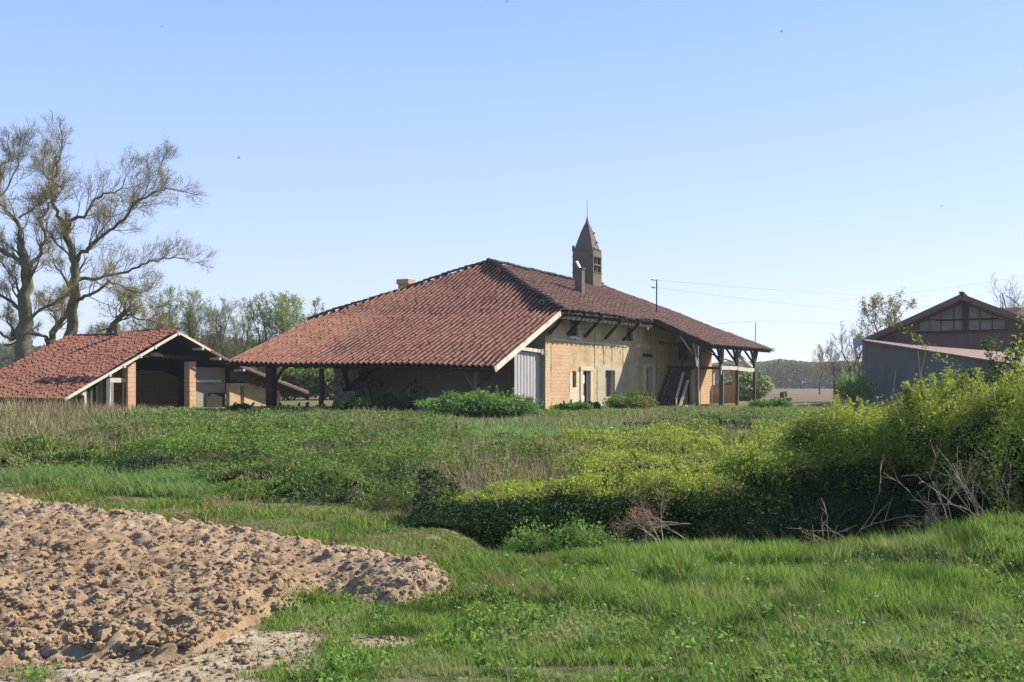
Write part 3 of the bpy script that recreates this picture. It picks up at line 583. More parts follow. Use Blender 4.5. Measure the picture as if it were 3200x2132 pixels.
part('plank_tip', M['palewood'], house, lambda mb: (mb.beam(H.WZ(H.u(2178, 4.02), 4.02, 2.75), H.WZ(H.u(2174, 4.02), 4.02, 3.28), .05, .06), mb.beam(H.WZ(H.u(2178, 4.02), 4.02, 2.75), H.WZ(H.u(2182, 4.02), 4.02, 3.28), .05, .07)))
part('plank_tip', M['palewood'], house, lambda mb: mb.beam(H.WZ(H.u(2253, 4.22), 4.22, 2.3), H.WZ(H.u(2256, 4.22), 4.22, 2.95), .06, .1))
part('gallery_beam', M['palewood'], house, lambda mb: (mb.beam(H.WZ(H.u(2254, 4.2), 4.2, H.z(1150, 17.5, 4.2)), H.WZ(H.u(2302, 4.2), 4.2, H.z(1151, 21, 4.2)), .12, .24, j=.02, n=5), mb.beam(H.WZ(H.u(2305, 4.2), 4.2, H.z(1153, 21, 4.2)), H.WZ(H.u(2355, 4.2), 4.2, H.z(1157, 25.6, 4.2)), .12, .25, j=.02, n=5)))['label'] = 'bleached beam between the gallery posts'
part('gallery_beam', M['darkwood'], house, lambda mb: mb.beam(H.WZ(18.6, 3.8, 2.75), H.WZ(H.u(2254, PV), PV - .1, 2.7), .14, .3, j=.01, n=5))
part('rail_brace', M['palewood'], house, lambda mb: (mb.beam(H.WZ(H.u(2308, PV), PV, H.z(1105, 21, PV)), H.WZ(H.u(2350, PV), PV, H.z(1146, 25, PV)), .08, .16, j=.01, n=3), mb.beam(H.WZ(H.u(2308, 3.9), 3.9, H.z(1113, 21, PV)), H.WZ(H.u(2340, 3.9), 3.9, H.z(1147, 24, PV)), .06, .09, j=.01, n=3)))
part('gallery_floor', M['darkwood'], house, lambda mb: mb.box(H.WZ, 19.2, 27.5, .03, 1.9, 2.78, 2.90))
part('gallery_rail', M['darkwood'], house, lambda mb: (mb.beam(H.WZ(15.0, .9, 4.35), H.WZ(20.5, .9, 4.30), .1, .12), mb.beam(H.WZ(19.2, 1.0, 2.8), H.WZ(19.2, 1.0, 4.6), .1, .1), mb.beam(H.WZ(20.6, .95, 4.3), H.WZ(21.4, 3.8, 3.2), .07, .08)))
def fstr(mb):
    a0, a1 = 16.4, 19.3; n = 9
    for i in range(n):
        u = a0 + (a1 - a0) * (i + .5) / n; z = .25 + 2.6 * (i + .5) / n
        mb.box(H.WZ, u - .02, u + .30, .26, 1.58, z - .02, z + .03); mb.box(H.WZ, u + .25, u + .28, .26, 1.58, z - .26, z - .022)
t = part('staircase', M['greywood'], house, fstr); t['label'] = 'steep wooden outdoor stair up to the gallery'
for v_ in (.22, 1.62): part('stringer', M['darkwood'], t, lambda mb: mb.beam(H.WZ(16.3, v_, .1), H.WZ(19.3, v_, 2.85), .07, .26))
# chimneys and masts on the roof
def ftower(mb):
    a0, a1, b0, b1 = 20.8, 22.4, -7.7, -6.1
    mb.box(H.W, a0, a1, b0, b1, 5.6, 7.96)
    mb.box(H.W, a0 - .04, a1 + .04, b0 - .04, b1 + .04, 7.963, 8.03)
    for z0, z1 in ((8.033, 8.5), (8.62, 9.1)):        # louvre storeys: corner piers and slats
        for c in ((a0, b0), (a1 - .16, b0), (a0, b1 - .16), (a1 - .16, b1 - .16)): mb.box(H.W, c[0], c[0] + .16, c[1], c[1] + .16, z0, z1)
        mb.box(H.W, a0, a0 + .1, b0 + .161, b1 - .161, z0, z1)
        mb.box(H.W, a0 + .72, a0 + .82, b1 - .1, b1 - .02, z0, z1)
        mb.box(H.W, a0 - .02, a1 + .02, b0 - .02, b1 + .02, z1 + .003, z1 + .115)
    mb.box(H.W, a0, a1, b0, b1, 9.22, 9.55)
    for i, (a, b) in enumerate(((a0, b0), (a1 - .14, b0), (a0, b1 - .14), (a1 - .14, b1 - .14), (a0 + .7, b1 - .13), (a0 + .35, b1 - .12), (a0 + 1.05, b1 - .12), (a0, b0 + .6))):
        mb.box(H.W, a - .03, a + .12, b - .03, b + .12, 9.553, (9.95 if i == 0 else 9.68) + .08 * ((i * 7) % 4) / 3)
t = part('chimney_tower', M['stonetower'], house, ftower); t['label'] = 'tall grey openwork chimney tower with a pointed cap'
part('flue_core', M['void'], t, lambda mb: mb.box(H.W, 20.95, 22.25, -7.55, -6.25, 7.9, 9.2))
def fspire(mb):
    prof = [(.74, 9.553), (.62, 10.0), (.50, 10.45), (.37, 10.9), (.22, 11.35), (.11, 11.62), (.05, 11.9), (.02, 12.1)]; c = (21.6, -6.9); vs = []
    for r, z in prof: vs += [H.W(c[0] - r, c[1] - r, z), H.W(c[0] + r, c[1] - r, z), H.W(c[0] + r, c[1] + r, z), H.W(c[0] - r, c[1] + r, z)]
    fs = [(4 * i + k, 4 * i + (k + 1) % 4, 4 * i + 4 + (k + 1) % 4, 4 * i + 4 + k) for i in range(len(prof) - 1) for k in range(4)] + [(4 * len(prof) - 4, 4 * len(prof) - 3, 4 * len(prof) - 2, 4 * len(prof) - 1)]
    mb.add(vs, fs)
part('spire', M['stonetower'], t, lambda mb: fspire(mb))
for z_, e in ((10.9, .34), (10.2, .55)): part('crocket', M['stonetower'], t, lambda mb: mb.beam(H.W(21.9, -6.9 + e, z_), H.W(21.9, -6.9 + e + .16, z_ + .05), .12, .07))
part('finial', M['iron'], t, lambda mb: (mb.tube([H.W(21.6, -6.9, 12.0), H.W(21.6, -6.9, 13.3)], [.02, .012], 6),))
# plain rendered chimney with a leaning white cowl
t = part('chimney', M['stonetower'], house, lambda mb: (mb.box(H.W, 11.27, 11.74, -3.31, -2.84, 4.9, 7.12), mb.box(H.W, 11.22, 11.79, -3.36, -2.79, 7.123, 7.20)))
t['label'] = 'plain rendered chimney halfway down the roof slope'
part('cowl', M['white'], t, lambda mb: mb.beam(H.W(11.45, -3.05, 7.2), H.W(11.40, -3.25, 7.62), .26, .08, up=(V[0], V[1], 0)))
t = part('chimney', M['brick'], house, lambda mb: (mb.box(H.W, 5.1, 5.75, -12.3, -11.6, 4.6, 6.05), mb.box(H.W, 5.02, 5.83, -12.38, -11.52, 6.053, 6.35)))
t['label'] = 'short brick chimney behind the hip ridge'
def roofhit(px, py):
    b = None
    for u in np.arange(0, 30, .05):
        v = H.v(px, u)
        if -6.9 < v < 4.6:
            e = abs(H.z(py, u, v) - EYE - zp(u, v))
            if b is None or e < b[0]: b = (e, u, v)
    return b[1], b[2]
u1, v1 = roofhit(2052, 978); zb = zp(u1, v1); zt = H.z(874, u1, v1) - EYE
t = part('wire_mast', M['iron'], house, lambda mb: mb.tube([H.W(u1, v1, zb - .2), H.W(u1, v1, zt)], [.05, .045], 8)); t['label'] = 'iron mast with insulators on the brown slope'
part('insulator', M['white'], t, lambda mb: (mb.tube([H.W(u1 - .05, v1 - .1, zt - .02), H.W(u1 - .3, v1 - .25, zt)], [.07, .07], 8),))
part('insulator', M['white'], t, lambda mb: (mb.tube([H.W(u1 - .05, v1 - .1, zt - .55), H.W(u1 - .28, v1 - .25, zt - .53)], [.06, .06], 8),))
u2, v2 = 27.3, .2; zt2 = H.z(1003, u2, v2) - EYE
u2 = H.u(2360, v2); zt2 = H.z(1005, u2, v2) - EYE
part('wire_mast', M['iron'], house, lambda mb: mb.tube([H.W(u2, v2, H.z(1070, u2, v2) - EYE - .3), H.W(u2 + .1, v2, zt2 - .2), H.W(u2 + .35, v2, zt2)], [.035, .03, .02], 6))['label'] = 'thin rod near the far end of the roof'

# wires
def wire(p, q, sag, r, label):
    p, q = np.array(p), np.array(q); t_ = np.linspace(0, 1, 24)[:, None]
    pts = p + (q - p) * t_; pts[:, 2] -= sag * 4 * t_[:, 0] * (1 - t_[:, 0])
    a, b = tube_np(pts, np.full(24, r), 4)
    tag(mesh_np('overhead_wire', a, b, M['wire'], origin=p), label, 'wire', 'overhead wires round the farm')
P0 = H.W(u1, v1, zt - .03); P1 = H.W(u1, v1, zt - .55)
wire(P0, at(2900, 926, 150), .3, .007, 'upper thin wire running off the iron mast on the farmhouse roof')
wire(P1, at(2900, 985, 150), .3, .007, 'lower thin wire running off the iron mast on the farmhouse roof')
wire(at(2240, 1013, 88), at(2660, 1021, 90), -.35, .007, 'faint wire passing behind the thin rod at the roof end')
wire(at(2600, 940, 110), at(3300, 846, 90), .25, .007, 'upper faint wire crossing the sky above the barn gable')
wire(at(2560, 1015, 110), at(3300, 866, 90), .35, .007, 'lower faint wire crossing the sky above the barn gable')

# things leaning in the porch
def thing(name, mat, fn, label, cat, origin, group=None, **k):
    o = part(name, mat, None, fn, origin=origin, **k); return tag(o, label, cat, group)
thing('leaning_plank', M['palewood'], lambda mb: (mb.beam(H.WZ(H.u(2113, 2.2), 2.2, .75), H.WZ(H.u(2136, 2.0), 2.0, 2.45), .14, .05, j=.01, n=4), mb.beam(H.WZ(H.u(2115, 2.2), 2.2, 0.), H.WZ(H.u(2113, 2.2), 2.2, .75), .14, .05)), 'split pale plank leaning against the foot of the outdoor stair', 'plank', H.WZ(H.u(2113, 2.2), 2.2, .1))
thing('leaning_plank', M['palewood'], lambda mb: mb.beam(H.WZ(H.u(2121, 2.6), 2.6, .05), H.WZ(H.u(2150, 2.2), 2.2, 1.95), .17, .05, j=.012, n=4), 'long straight pale plank leaning between the stair and the first gallery post', 'plank', H.WZ(H.u(2121, 2.6), 2.6, .1))
for px, L, lb in ((2128, .75, 'low pale stone block at the foot of the leaning planks'), (2163, .95, 'broken pale stone block beside the first gallery post'), (2092, 2.2, 'long low stone step in front of the outdoor stair')):
    u = H.u(px, 2.9)
    thing('stone_block', M['stone'], lambda mb: mb.beam(H.WZ(u - .1, 2.9 - L * .5, .22), H.WZ(u + .1, 2.9 + L * .5, .26), .35, .28, j=.03, n=3), lb, 'stone block', H.WZ(u, 2.9, .1), bevel=.04)

# low brick wall with an arch beyond the porch
def flow(mb):
    a0, a1 = H.v(2226, 31.2), H.v(2304, 31.2); zt = H.z(1143, 31.2, .5); za = H.z(1203, 31.2, .5)
    c0, c1 = H.v(2258, 31.2), H.v(2288, 31.2); d0, d1 = H.v(2229, 31.2), H.v(2247, 31.2)
    mb.box(lambda a, d, z: H.WZ(31.2 + d, a, z), a0, a1, 0, .4, -.1, za)
    for p, q in ((a0, d0), (d1, c0), (c1, a1)): mb.box(lambda a, d, z: H.WZ(31.2 + d, a, z), p, q, 0, .4, za, zt - .35)
    for p, q in ((d0, d1), (c0, c1)):
        for i in range(8):
            x0, x1 = p + (q - p) * i / 8, p + (q - p) * (i + 1) / 8; m_ = (i + .5) / 8 * 2 - 1; zz = za + (zt - .37 - za) * (.72 + .28 * math.sqrt(1 - m_ * m_))
            mb.box(lambda a, d, z: H.WZ(31.2 + d, a, z), x0, x1, 0, .4, zz, zt - .352)
    mb.box(lambda a, d, z: H.WZ(31.2 + d, a, z), a0, a1, 0, .4, zt - .35, zt)
thing('arched_wall', M['brick'], flow, 'low red brick wall with arched openings beyond the gallery porch', 'wall', H.WZ(31.2, 2, 0))

# ================================================================ open shed on the left
K = Frame(-19.95, 63.0)
shed = empty('open_shed', K.WZ(0, -.6, .2), 'low open fronted shed with a sagging red tile roof and brick pillars', 'shed')
def zsl(u, v): return -.76 + .478 * (u + 8.18) + .07 * (fbm(u * .4, v * .4, 61) - .5) * 2 - .10 * np.sin(np.clip(-v / 9, 0, 1) * 3.14) * np.clip((u + 8.2) / 8, 0, 1) + .16 * (v > -4.3) * (u > -6.2)
def zsr(u): return np.where(u < 4.53, 3.15 - .375 * u, 1.45 - .256 * (u - 4.53))
def P_sl(s, t): u = -8.18 + t * .9; v = .1 - s; p = K.o; return p[0] + u * U[0] + v * V[0], p[1] + u * U[1] + v * V[1], EYE + zsl(u, v)
tiles('roof', M['tile_shed'], shed, P_sl, 0, 9.4, 0, 9.05, .235, .32, .05, .038, lambda s, t: t > -1, 7, us=6, jz=.02)
def P_sr(s, t): u = 12.4 - t * .95; v = .1 - s; p = K.o; return p[0] + u * U[0] + v * V[0], p[1] + u * U[1] + v * V[1], EYE + zsr(u)
tiles('rear_roof', M['tile_shed'], shed, P_sr, 0, 9.4, 0, 13.0, .235, .32, .05, .035, lambda s, t: t > -1, 8, us=5, jz=.02)
def ksd(mb):
    D = -.12
    mb.prism([K.W(-8.1, 0, -.74 + D), K.W(-8.1, -9.2, -.74 + D), K.W(0, -9.2, 3.08 + D), K.W(0, 0, 3.1 + D)], (0, 0, -.06))
    mb.prism([K.W(0, 0, 3.1 + D), K.W(0, -9.2, 3.1 + D), K.W(4.53, -9.2, 1.42 + D), K.W(4.53, 0, 1.42 + D)], (0, 0, -.06))
    mb.prism([K.W(4.53, 0, 1.42 + D), K.W(4.53, -9.2, 1.42 + D), K.W(12.3, -9.2, -.56 + D), K.W(12.3, 0, -.56 + D)], (0, 0, -.06))
part('roof_deck', M['darkwood'], shed, ksd)
part('ridge_tiles', M['tile_brown'] if False else M['mortar'], shed, lambda mb: caps(mb, [K.W(0, .1, 3.22), K.W(0, -3, 3.16), K.W(0, -6, 3.02), K.W(0, -9.3, 3.02)], .13, .36, 9))
part('bargeboard', M['cream'], shed, lambda mb: mb.beam(K.W(-8.2, .14, -.84), K.W(0, .14, 3.04), .04, .15, j=.006, n=8))['label'] = 'pale board edging the roof slope in the sun'
part('bargeboard', M['cream'], shed, lambda mb: (mb.beam(K.W(0, .14, 3.04), K.W(2.6, .14, 2.07), .04, .12, j=.005, n=3),))['label'] = 'short pale board on the far gable slope'
part('bargeboard', M['greywood'], shed, lambda mb: (mb.beam(K.W(2.6, .12, 2.05), K.W(4.53, .12, 1.34), .04, .12), mb.beam(K.W(4.53, .12, 1.34), K.W(12.3, .12, -.66), .05, .14, j=.006, n=5)))
for u in (-7.0, -5.2, -4.2, -3.0, -1.9, -.05, 1.9, 3.4, 5.6):
    z = (float(zsl(u, -.5)) if u < 0 else float(zsr(u))) - .30
    part('purlin', M['palewood'], shed, lambda mb: mb.beam(K.W(u, .20, z), K.W(u, -.6, z), .15, .15, j=.012, n=3))
ku = lambda px, v=-.6: K.u(px, v)
for px0, px1, py in ((399, 425, 1132), (592, 613, 1130)):
    a, b = ku(px0), ku(px1); part('brick_pillar', M['pillar'], shed, lambda mb: mb.box(K.WZ, a, b, -1.05, -.6, -.2, K.z(py, a, -.6)), bevel=.02)
part('tie_beam', M['darkwood'], shed, lambda mb: (mb.beam(K.WZ(ku(425) - .5, -.8, K.z(1112, 0, -.8)), K.WZ(ku(592) + 1.2, -.8, K.z(1118, 2, -.8)), .25, .26, j=.03, n=8), mb.beam(K.WZ(ku(470), -.75, K.z(1108, 0, -.8)), K.WZ(ku(510), -.7, K.z(1110, 0, -.8)), .22, .22, j=.03, n=3)))
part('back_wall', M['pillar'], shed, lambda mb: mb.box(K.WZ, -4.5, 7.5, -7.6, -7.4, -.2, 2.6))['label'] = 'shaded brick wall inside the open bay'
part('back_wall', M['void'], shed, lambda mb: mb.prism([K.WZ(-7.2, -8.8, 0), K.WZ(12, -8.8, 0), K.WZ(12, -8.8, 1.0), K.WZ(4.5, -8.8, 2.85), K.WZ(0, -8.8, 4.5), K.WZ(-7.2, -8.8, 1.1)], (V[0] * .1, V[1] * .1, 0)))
part('side_wall', M['darkwood'], shed, lambda mb: mb.box(K.WZ, -7.5, -7.3, -8.8, -1.0, -.2, .75))
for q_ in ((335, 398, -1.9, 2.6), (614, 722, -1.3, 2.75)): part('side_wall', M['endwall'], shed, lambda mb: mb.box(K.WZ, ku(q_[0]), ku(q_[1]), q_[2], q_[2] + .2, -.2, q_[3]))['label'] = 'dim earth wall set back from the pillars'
part('side_wall', M['earth'], shed, lambda mb: wall(mb, lambda a, d, z: K.WZ(a, d, z), ku(723), ku(880), -.75, -1.05, -.2, 1.75, [(ku(757), ku(769), -.2, K.z(1207, ku(760), -.75))]))['label'] = 'sunlit ochre wall under the lower lean to roof'
part('gable_boards', M['greywood'], shed, lambda mb: [mb.box(K.WZ, ku(723) + .62 * i + .01, ku(723) + .62 * (i + 1), -.72, -.66, K.z(1188 + 5 * i, ku(723), -.7), min(3.05, EYE + float(zsr(ku(723) + .62 * (i + 1))) - .2)) for i in range(8) if EYE + float(zsr(ku(723) + .62 * (i + 1))) - .2 > K.z(1188 + 5 * i, ku(723), -.7)])
part('lintel', M['palewood'], shed, lambda mb: mb.beam(K.WZ(ku(614), -.95, K.z(1190, 4, -1)), K.WZ(ku(703), -.95, K.z(1192, 6, -1)), .08, .17, j=.01, n=3))
part('lintel', M['palewood'], shed, lambda mb: mb.beam(K.WZ(ku(341), -.85, K.z(1189, -2, -1)), K.WZ(ku(399), -.85, K.z(1189, -1, -1)), .1, .26, j=.01, n=2))
for px, w_, mt, py in ((333, .26, 'greywood', 1180), (341, .10, 'white', 1196), (393, .14, 'greywood', 1196), (264, .14, 'palewood', 1215), (285, .12, 'greywood', 1214), (300, .16, 'darkwood', 1204), (192, .16, 'greywood', 1246), (234, .14, 'darkwood', 1226)):
    u = ku(px, -.8); part('post', M[mt], shed, lambda mb: mb.beam(K.WZ(u, -.8, -.1), K.WZ(u, -.8, K.z(py, u, -.8)), w_, w_, up=(U[0], U[1], 0), j=.015, n=4))
part('board_screen', M['darkwood'], shed, lambda mb: [mb.box(K.WZ, ku(206) + .3 * i, ku(206) + .3 * i + .26, -1.2, -1.16, -.1, EYE + float(zsl(ku(206) + .3 * i, -1)) - .35 - .1 * (i % 3)) for i in range(9)])
part('door', M['darkwood'], shed, lambda mb: mb.box(K.WZ, ku(660), ku(718), -1.05, -1.0, -.1, K.z(1228, 5, -1)))
uc = K.u(366, -4.6)
part('chimney', M['stonetower'], shed, lambda mb: mb.box(K.WZ, uc - .13, uc + .13, -4.75, -4.45, 4.3, K.z(1013, uc, -4.6)))['label'] = 'thin brick chimney on the shed ridge'

# ================================================================ barn on the right
B = Frame(30.65, 72.0)
barn = empty('barn', B.WZ(.5, 0, .2), 'brown board barn with a dark gable roof and a grey lean to', 'barn')
BR = lambda v: 6.15 - (.457 * -v if v < 0 else .45 * v)
def fbr(mb):
    for a, b in ((0, -6.9), (0, 6.9)):
        mb.prism([B.W(-.1, a, BR(a) + .0), B.W(-.1, b, BR(b)), B.W(22, b, BR(b)), B.W(22, a, BR(a))], (0, 0, -.10))
part('roof', M['mortar'], barn, fbr)
part('verge_board', M['barnboard'], barn, lambda mb: (mb.beam(B.W(-.14, 0, 5.93), B.W(-.14, -6.85, 5.93 - 6.85 * .457), .05, .36, j=.004, n=6), mb.beam(B.W(-.14, 0.02, 5.93), B.W(-.14, 6.85, 5.93 - 6.85 * .45), .05, .36, j=.004, n=6)))
part('ridge_cap', M['iron'], barn, lambda mb: mb.beam(B.W(-.2, 0, 6.22), B.W(22, 0, 6.22), .3, .12))
zg = B.z(1034, .9, 0) - EYE
part('gable_wall', M['barnboard'], barn, lambda mb: (mb.prism([B.W(.9, -5.9, 3.2), B.W(.9, -5.9, -1.6), B.W(.9, 5.9, -1.6), B.W(.9, 5.9, 3.2), B.W(.9, 0, 5.85)], (U[0] * .2, U[1] * .2, 0)),))
gv = lambda px: B.v(px, .85)
topz = lambda px: BR(gv(px)) - .62
def panels(mb):
    xs_ = [(2875, 2903), (2906, 2938), (2943, 2978), (2984, 3006), (3028, 3060), (3066, 3098), (3104, 3140)]
    for a, b in xs_:
        a_, b_ = gv(a), gv(b); z0 = zg; z1 = B.z(1000, .85, a_) - EYE - .04; ta, tb = topz(a), topz(b)
        if min(ta, tb) > z0 + .2:
            za, zb_ = min(z1, ta), min(z1, tb)
            mb.prism([B.W(.86, a_, z0), B.W(.86, b_, z0), B.W(.86, b_, zb_), B.W(.86, a_, za)], (-.04 * U[0], -.04 * U[1], 0))
            if ta > z1 + .1 and tb > z1 + .1: mb.prism([B.W(.86, a_, z1 + .09), B.W(.86, b_, z1 + .09), B.W(.86, b_, tb), B.W(.86, a_, ta)], (-.04 * U[0], -.04 * U[1], 0))
            elif max(ta, tb) > z1 + .15: mb.prism([B.W(.86, a_ if ta < tb else a_, z1 + .09), B.W(.86, b_, z1 + .09), B.W(.86, b_ if tb > ta else a_, max(ta, tb))], (-.04 * U[0], -.04 * U[1], 0))
part('infill_panel', M['infill'], barn, panels)
part('king_post', M['darkwood'], barn, lambda mb: mb.beam(B.W(.72, gv(3018), zg - .1), B.W(.72, gv(3014), 5.7), .42, .2, up=(V[0], V[1], 0), j=.02, n=4))
part('gable_rail', M['darkwood'], barn, lambda mb: (mb.beam(B.W(.76, gv(2860), zg - .05), B.W(.76, gv(3150), zg - .02), .1, .14, j=.01, n=6), mb.beam(B.W(.76, gv(2925), B.z(1000, .8, 0) - EYE), B.W(.76, gv(3120), B.z(998, .8, 0) - EYE), .08, .10, j=.01, n=5)))
def leanto(mb):
    q = [at(2692, 1062, 66), at(3260, 1151, 49), at(3260, 1112, 66), at(2702, 1060, 74.6)]
    mb.prism(q, (0, 0, -.10))
part('lean_to_roof', M['rustroof'], barn, leanto)
part('lean_to_wall', M['greyrender'], barn, lambda mb: (lambda p: mb.prism(p, (.12, .9, 0)))([at(2703, 1066, 66.2) * [1, 1, 0] + [0, 0, -.1], at(3262, 1160, 49.3) * [1, 1, 0] + [0, 0, -.1], at(3262, 1156, 49.3), at(2703, 1068, 66.2)]))['label'] = 'blue grey rendered wall of the lean to'
part('side_wall', M['greyrender'], barn, lambda mb: mb.prism([at(2704, 1290, 66.6) * [1, 1, 0] + [0, 0, -.1], at(2706, 1200, 75) * [1, 1, 0] + [0, 0, -.1], at(2706, 1066, 75), at(2704, 1070, 66.6)], (.3, 0, 0)))
part('gutter_flap', M['sheet'], barn, lambda mb: mb.prism([at(2664, 1057, 66), at(2706, 1059, 66), at(2692, 1078, 65.9), at(2668, 1098, 65.8)], (.03, .08, 0)))['label'] = 'torn metal flap hanging at the roof corner'
# small tiled roof beyond the barn
oc = at(3190, 985, 95)
ob = empty('outbuilding', (oc[0] + 5, oc[1], .2), 'small outbuilding with an orange tile roof behind the barn', 'outbuilding')
def P_o(s, t): return oc[0] - 3.2 + s, oc[1] - 3 + t * .9, oc[2] - .9 + t * .33 + 0 * s
tiles('roof', M['tile_red'], ob, P_o, 0, 15, 0, 5.4, .25, .34, .05, .04, lambda s, t: t > -1, 17, us=5)
part('wall', M['earth'], ob, lambda mb: mb.box(lambda a, b, z: (oc[0] + a, oc[1] + b, z), -2.8, 11.5, -2.6, 2.2, -.1, oc[2] - 1.2))
# ================================================================ vegetation
def quads_leaf(P, size, up=.3, asp=.55, r=None, wind=None):
    """diamond leaves at points P"""
    r = r or rng; n = len(P); size = np.broadcast_to(size, (n,))
    d = r.normal(size=(n, 3)); d[:, 2] += up; d /= np.linalg.norm(d, axis=1)[:, None]
    e = r.normal(size=(n, 3)); e -= (e * d).sum(1)[:, None] * d; e /= np.linalg.norm(e, axis=1)[:, None]
    L = size[:, None]
    v = np.stack([P - d * L * .5, P + e * L * asp * .5 + d * L * .05, P + d * L * .5, P - e * L * asp * .5 + d * L * .05], 1)
    return v.reshape(-1, 3)
def leaf_obj(name, P, size, mat, parent=None, rnd=None, **k):
    kk = {a: k.pop(a) for a in ('up', 'asp') if a in k}
    n = len(P); v = quads_leaf(P, size, **kk); f = np.arange(4 * n).reshape(-1, 4)
    rn = rng.random(n) if rnd is None else np.clip(rnd, 0, 1)
    return mesh_np(name, v, f, mat, parent, {'rnd': np.repeat(rn, 4)}, **k)
def blades(name, x, y, z, h, wd, lean, mat, label, bend=.5, kind='stuff', parent=None, rnd=None, az=None):
    n = len(x); a = rng.uniform(0, 2 * math.pi, n) if az is None else az; f = rng.uniform(0, 2 * math.pi, n)
    lx, ly = np.cos(a) * lean, np.sin(a) * lean; wx, wy = np.cos(f) * wd / 2, np.sin(f) * wd / 2
    rows = []
    for t, ww in ((0, 1.), (.5, .85), (1., .12)):
        cx = x + lx * h * t ** (1 + bend); cy = y + ly * h * t ** (1 + bend); cz = z + h * t * (1 - .25 * lean * t)
        rows.append(np.stack([cx - wx * ww, cy - wy * ww, cz], -1)); rows.append(np.stack([cx + wx * ww, cy + wy * ww, cz], -1))
    v = np.stack(rows, 1).reshape(-1, 3); b = np.arange(n)[:, None] * 6
    fc = np.concatenate([b + np.array([0, 1, 3, 2]), b + np.array([2, 3, 5, 4])])
    rn = rng.random(n) if rnd is None else rnd
    o = mesh_np(name, v, fc, mat, parent, {'rnd': np.repeat(rn, 6)})
    return tag(o, label, kind=kind) if kind else o
def scat(n, px0, px1, y0, y1):
    """random ground places, thinning with distance"""
    Y = y0 * (y1 / y0) ** rng.random(n); T = (rng.uniform(px0, px1, n) - 1600) / F
    return T * Y, Y

# ---- rough grass in front
def gmask(x, y): return np.maximum(1 - sm(heap(x, y), -.06, .0), (heap(x, y) < .05) * (fbm(x * 3, y * 3, 70) > .58) * .5)
x, y = scat(450000, -800, 4400, 5.0, 11.3)
k = rng.random(len(x)) < gmask(x, y) * (1 - .93 * sm(fbm(x * .9 + 4, y * 1.6, 71), .60, .68) * (1 - sm(x, .6, 2.2)) * (y < 8)) * (1 - .75 * (1 - sm(x, -2.2, -.4)) * (y < 8.2))
k &= rng.random(len(k)) > .96 * bare(x, y)
x, y = x[k], y[k]
tall = sm(x, -1.2, 1.6) * (.12 + .88 * sm(y, 6.7, 8.3)); cl = fbm(x * 1.5, y * 1.5, 72); h = (.045 + .045 * rng.random(len(x))) + tall * (.01 + .14 * sm(cl, .42, .58)) * (.4 + .9 * rng.random(len(x)))
h *= 1 - .35 * sm(heap(x, y), -.3, -.02) * (x < .3)
lean = .12 + .55 * rng.random(len(x)); az = np.where(rng.random(len(x)) < .35, math.pi * .95 + rng.normal(0, .5, len(x)), rng.uniform(0, 6.28, len(x)))
blades('tall_grass', x, y, terrain(x, y) - .01, h, (.0045 + .005 * rng.random(len(x))) * y / 8, lean, M['grass'], 'long green meadow grass in the foreground leaning in the wind', az=az)
x, y = scat(1300, 1300, 3500, 5.5, 11.2); k = rng.random(len(x)) < sm(x, -.8, 1.5); x, y = x[k], y[k]
blades('seed_stalks', x, y, terrain(x, y), .18 + .28 * rng.random(len(x)), .004, .3 + .7 * rng.random(len(x)), M['dry'], 'pale seed stalks standing among the long grass', az=math.pi * .95 + rng.normal(0, .8, len(x)))
# low herbs between the blades
x, y = scat(80000, -800, 4400, 5.2, 9.5); k = (rng.random(len(x)) < gmask(x, y)) & (fbm(x * 1.1, y * 1.1, 75) > .50) & (bare(x, y) < .4) & ~((fbm(x * .9 + 4, y * 1.6, 71) > .62) & (x < 1.4)); x, y = x[k], y[k]
tag(leaf_obj('clover_patches', np.stack([x, y, terrain(x, y) + .02 + .05 * rng.random(len(x))], -1), .018 + .014 * rng.random(len(x)), M['grass'], up=.8, asp=.8), 'low clover and small herbs near the camera', kind='stuff')
nc_ = 420; wx, wy = scat(nc_, 900, 3500, 5.3, 10.5); kw = (heap(wx, wy) < -.1) & (bare(wx, wy) < .3); wx, wy = wx[kw], wy[kw]; ci = np.repeat(np.arange(len(wx)), 16); rr_ = rng.uniform(.02, .11, len(ci)); aa_ = rng.uniform(0, 6.28, len(ci))
lx_, ly_ = wx[ci] + np.cos(aa_) * rr_, wy[ci] + np.sin(aa_) * rr_
tag(leaf_obj('broad_weeds', np.stack([lx_, ly_, terrain(lx_, ly_) + .03 + .10 * rng.random(len(ci))], -1), (.04 + .05 * rng.random(len(ci))) * rng.uniform(.5, 1, len(wx))[ci], M['elder'], up=.7, asp=.38), 'broad leaved weeds dotted through the foreground grass', kind='stuff')
fx, fy = scat(110, 1400, 3500, 5.6, 10.8); kf = (heap(fx, fy) < -.1) & (fbm(fx * .8, fy * .8, 79) > .5); fx, fy = fx[kf], fy[kf]; ci = np.repeat(np.arange(len(fx)), 5)
tag(leaf_obj('white_flowers', np.stack([fx[ci] + rng.normal(0, .012, len(ci)), fy[ci] + rng.normal(0, .012, len(ci)), terrain(fx, fy)[ci] + .10 + .09 * rng.random(len(fx))[ci]], -1), .012, M['fluff'], up=.2, asp=.8), 'tiny white flower heads among the foreground grass', kind='stuff')
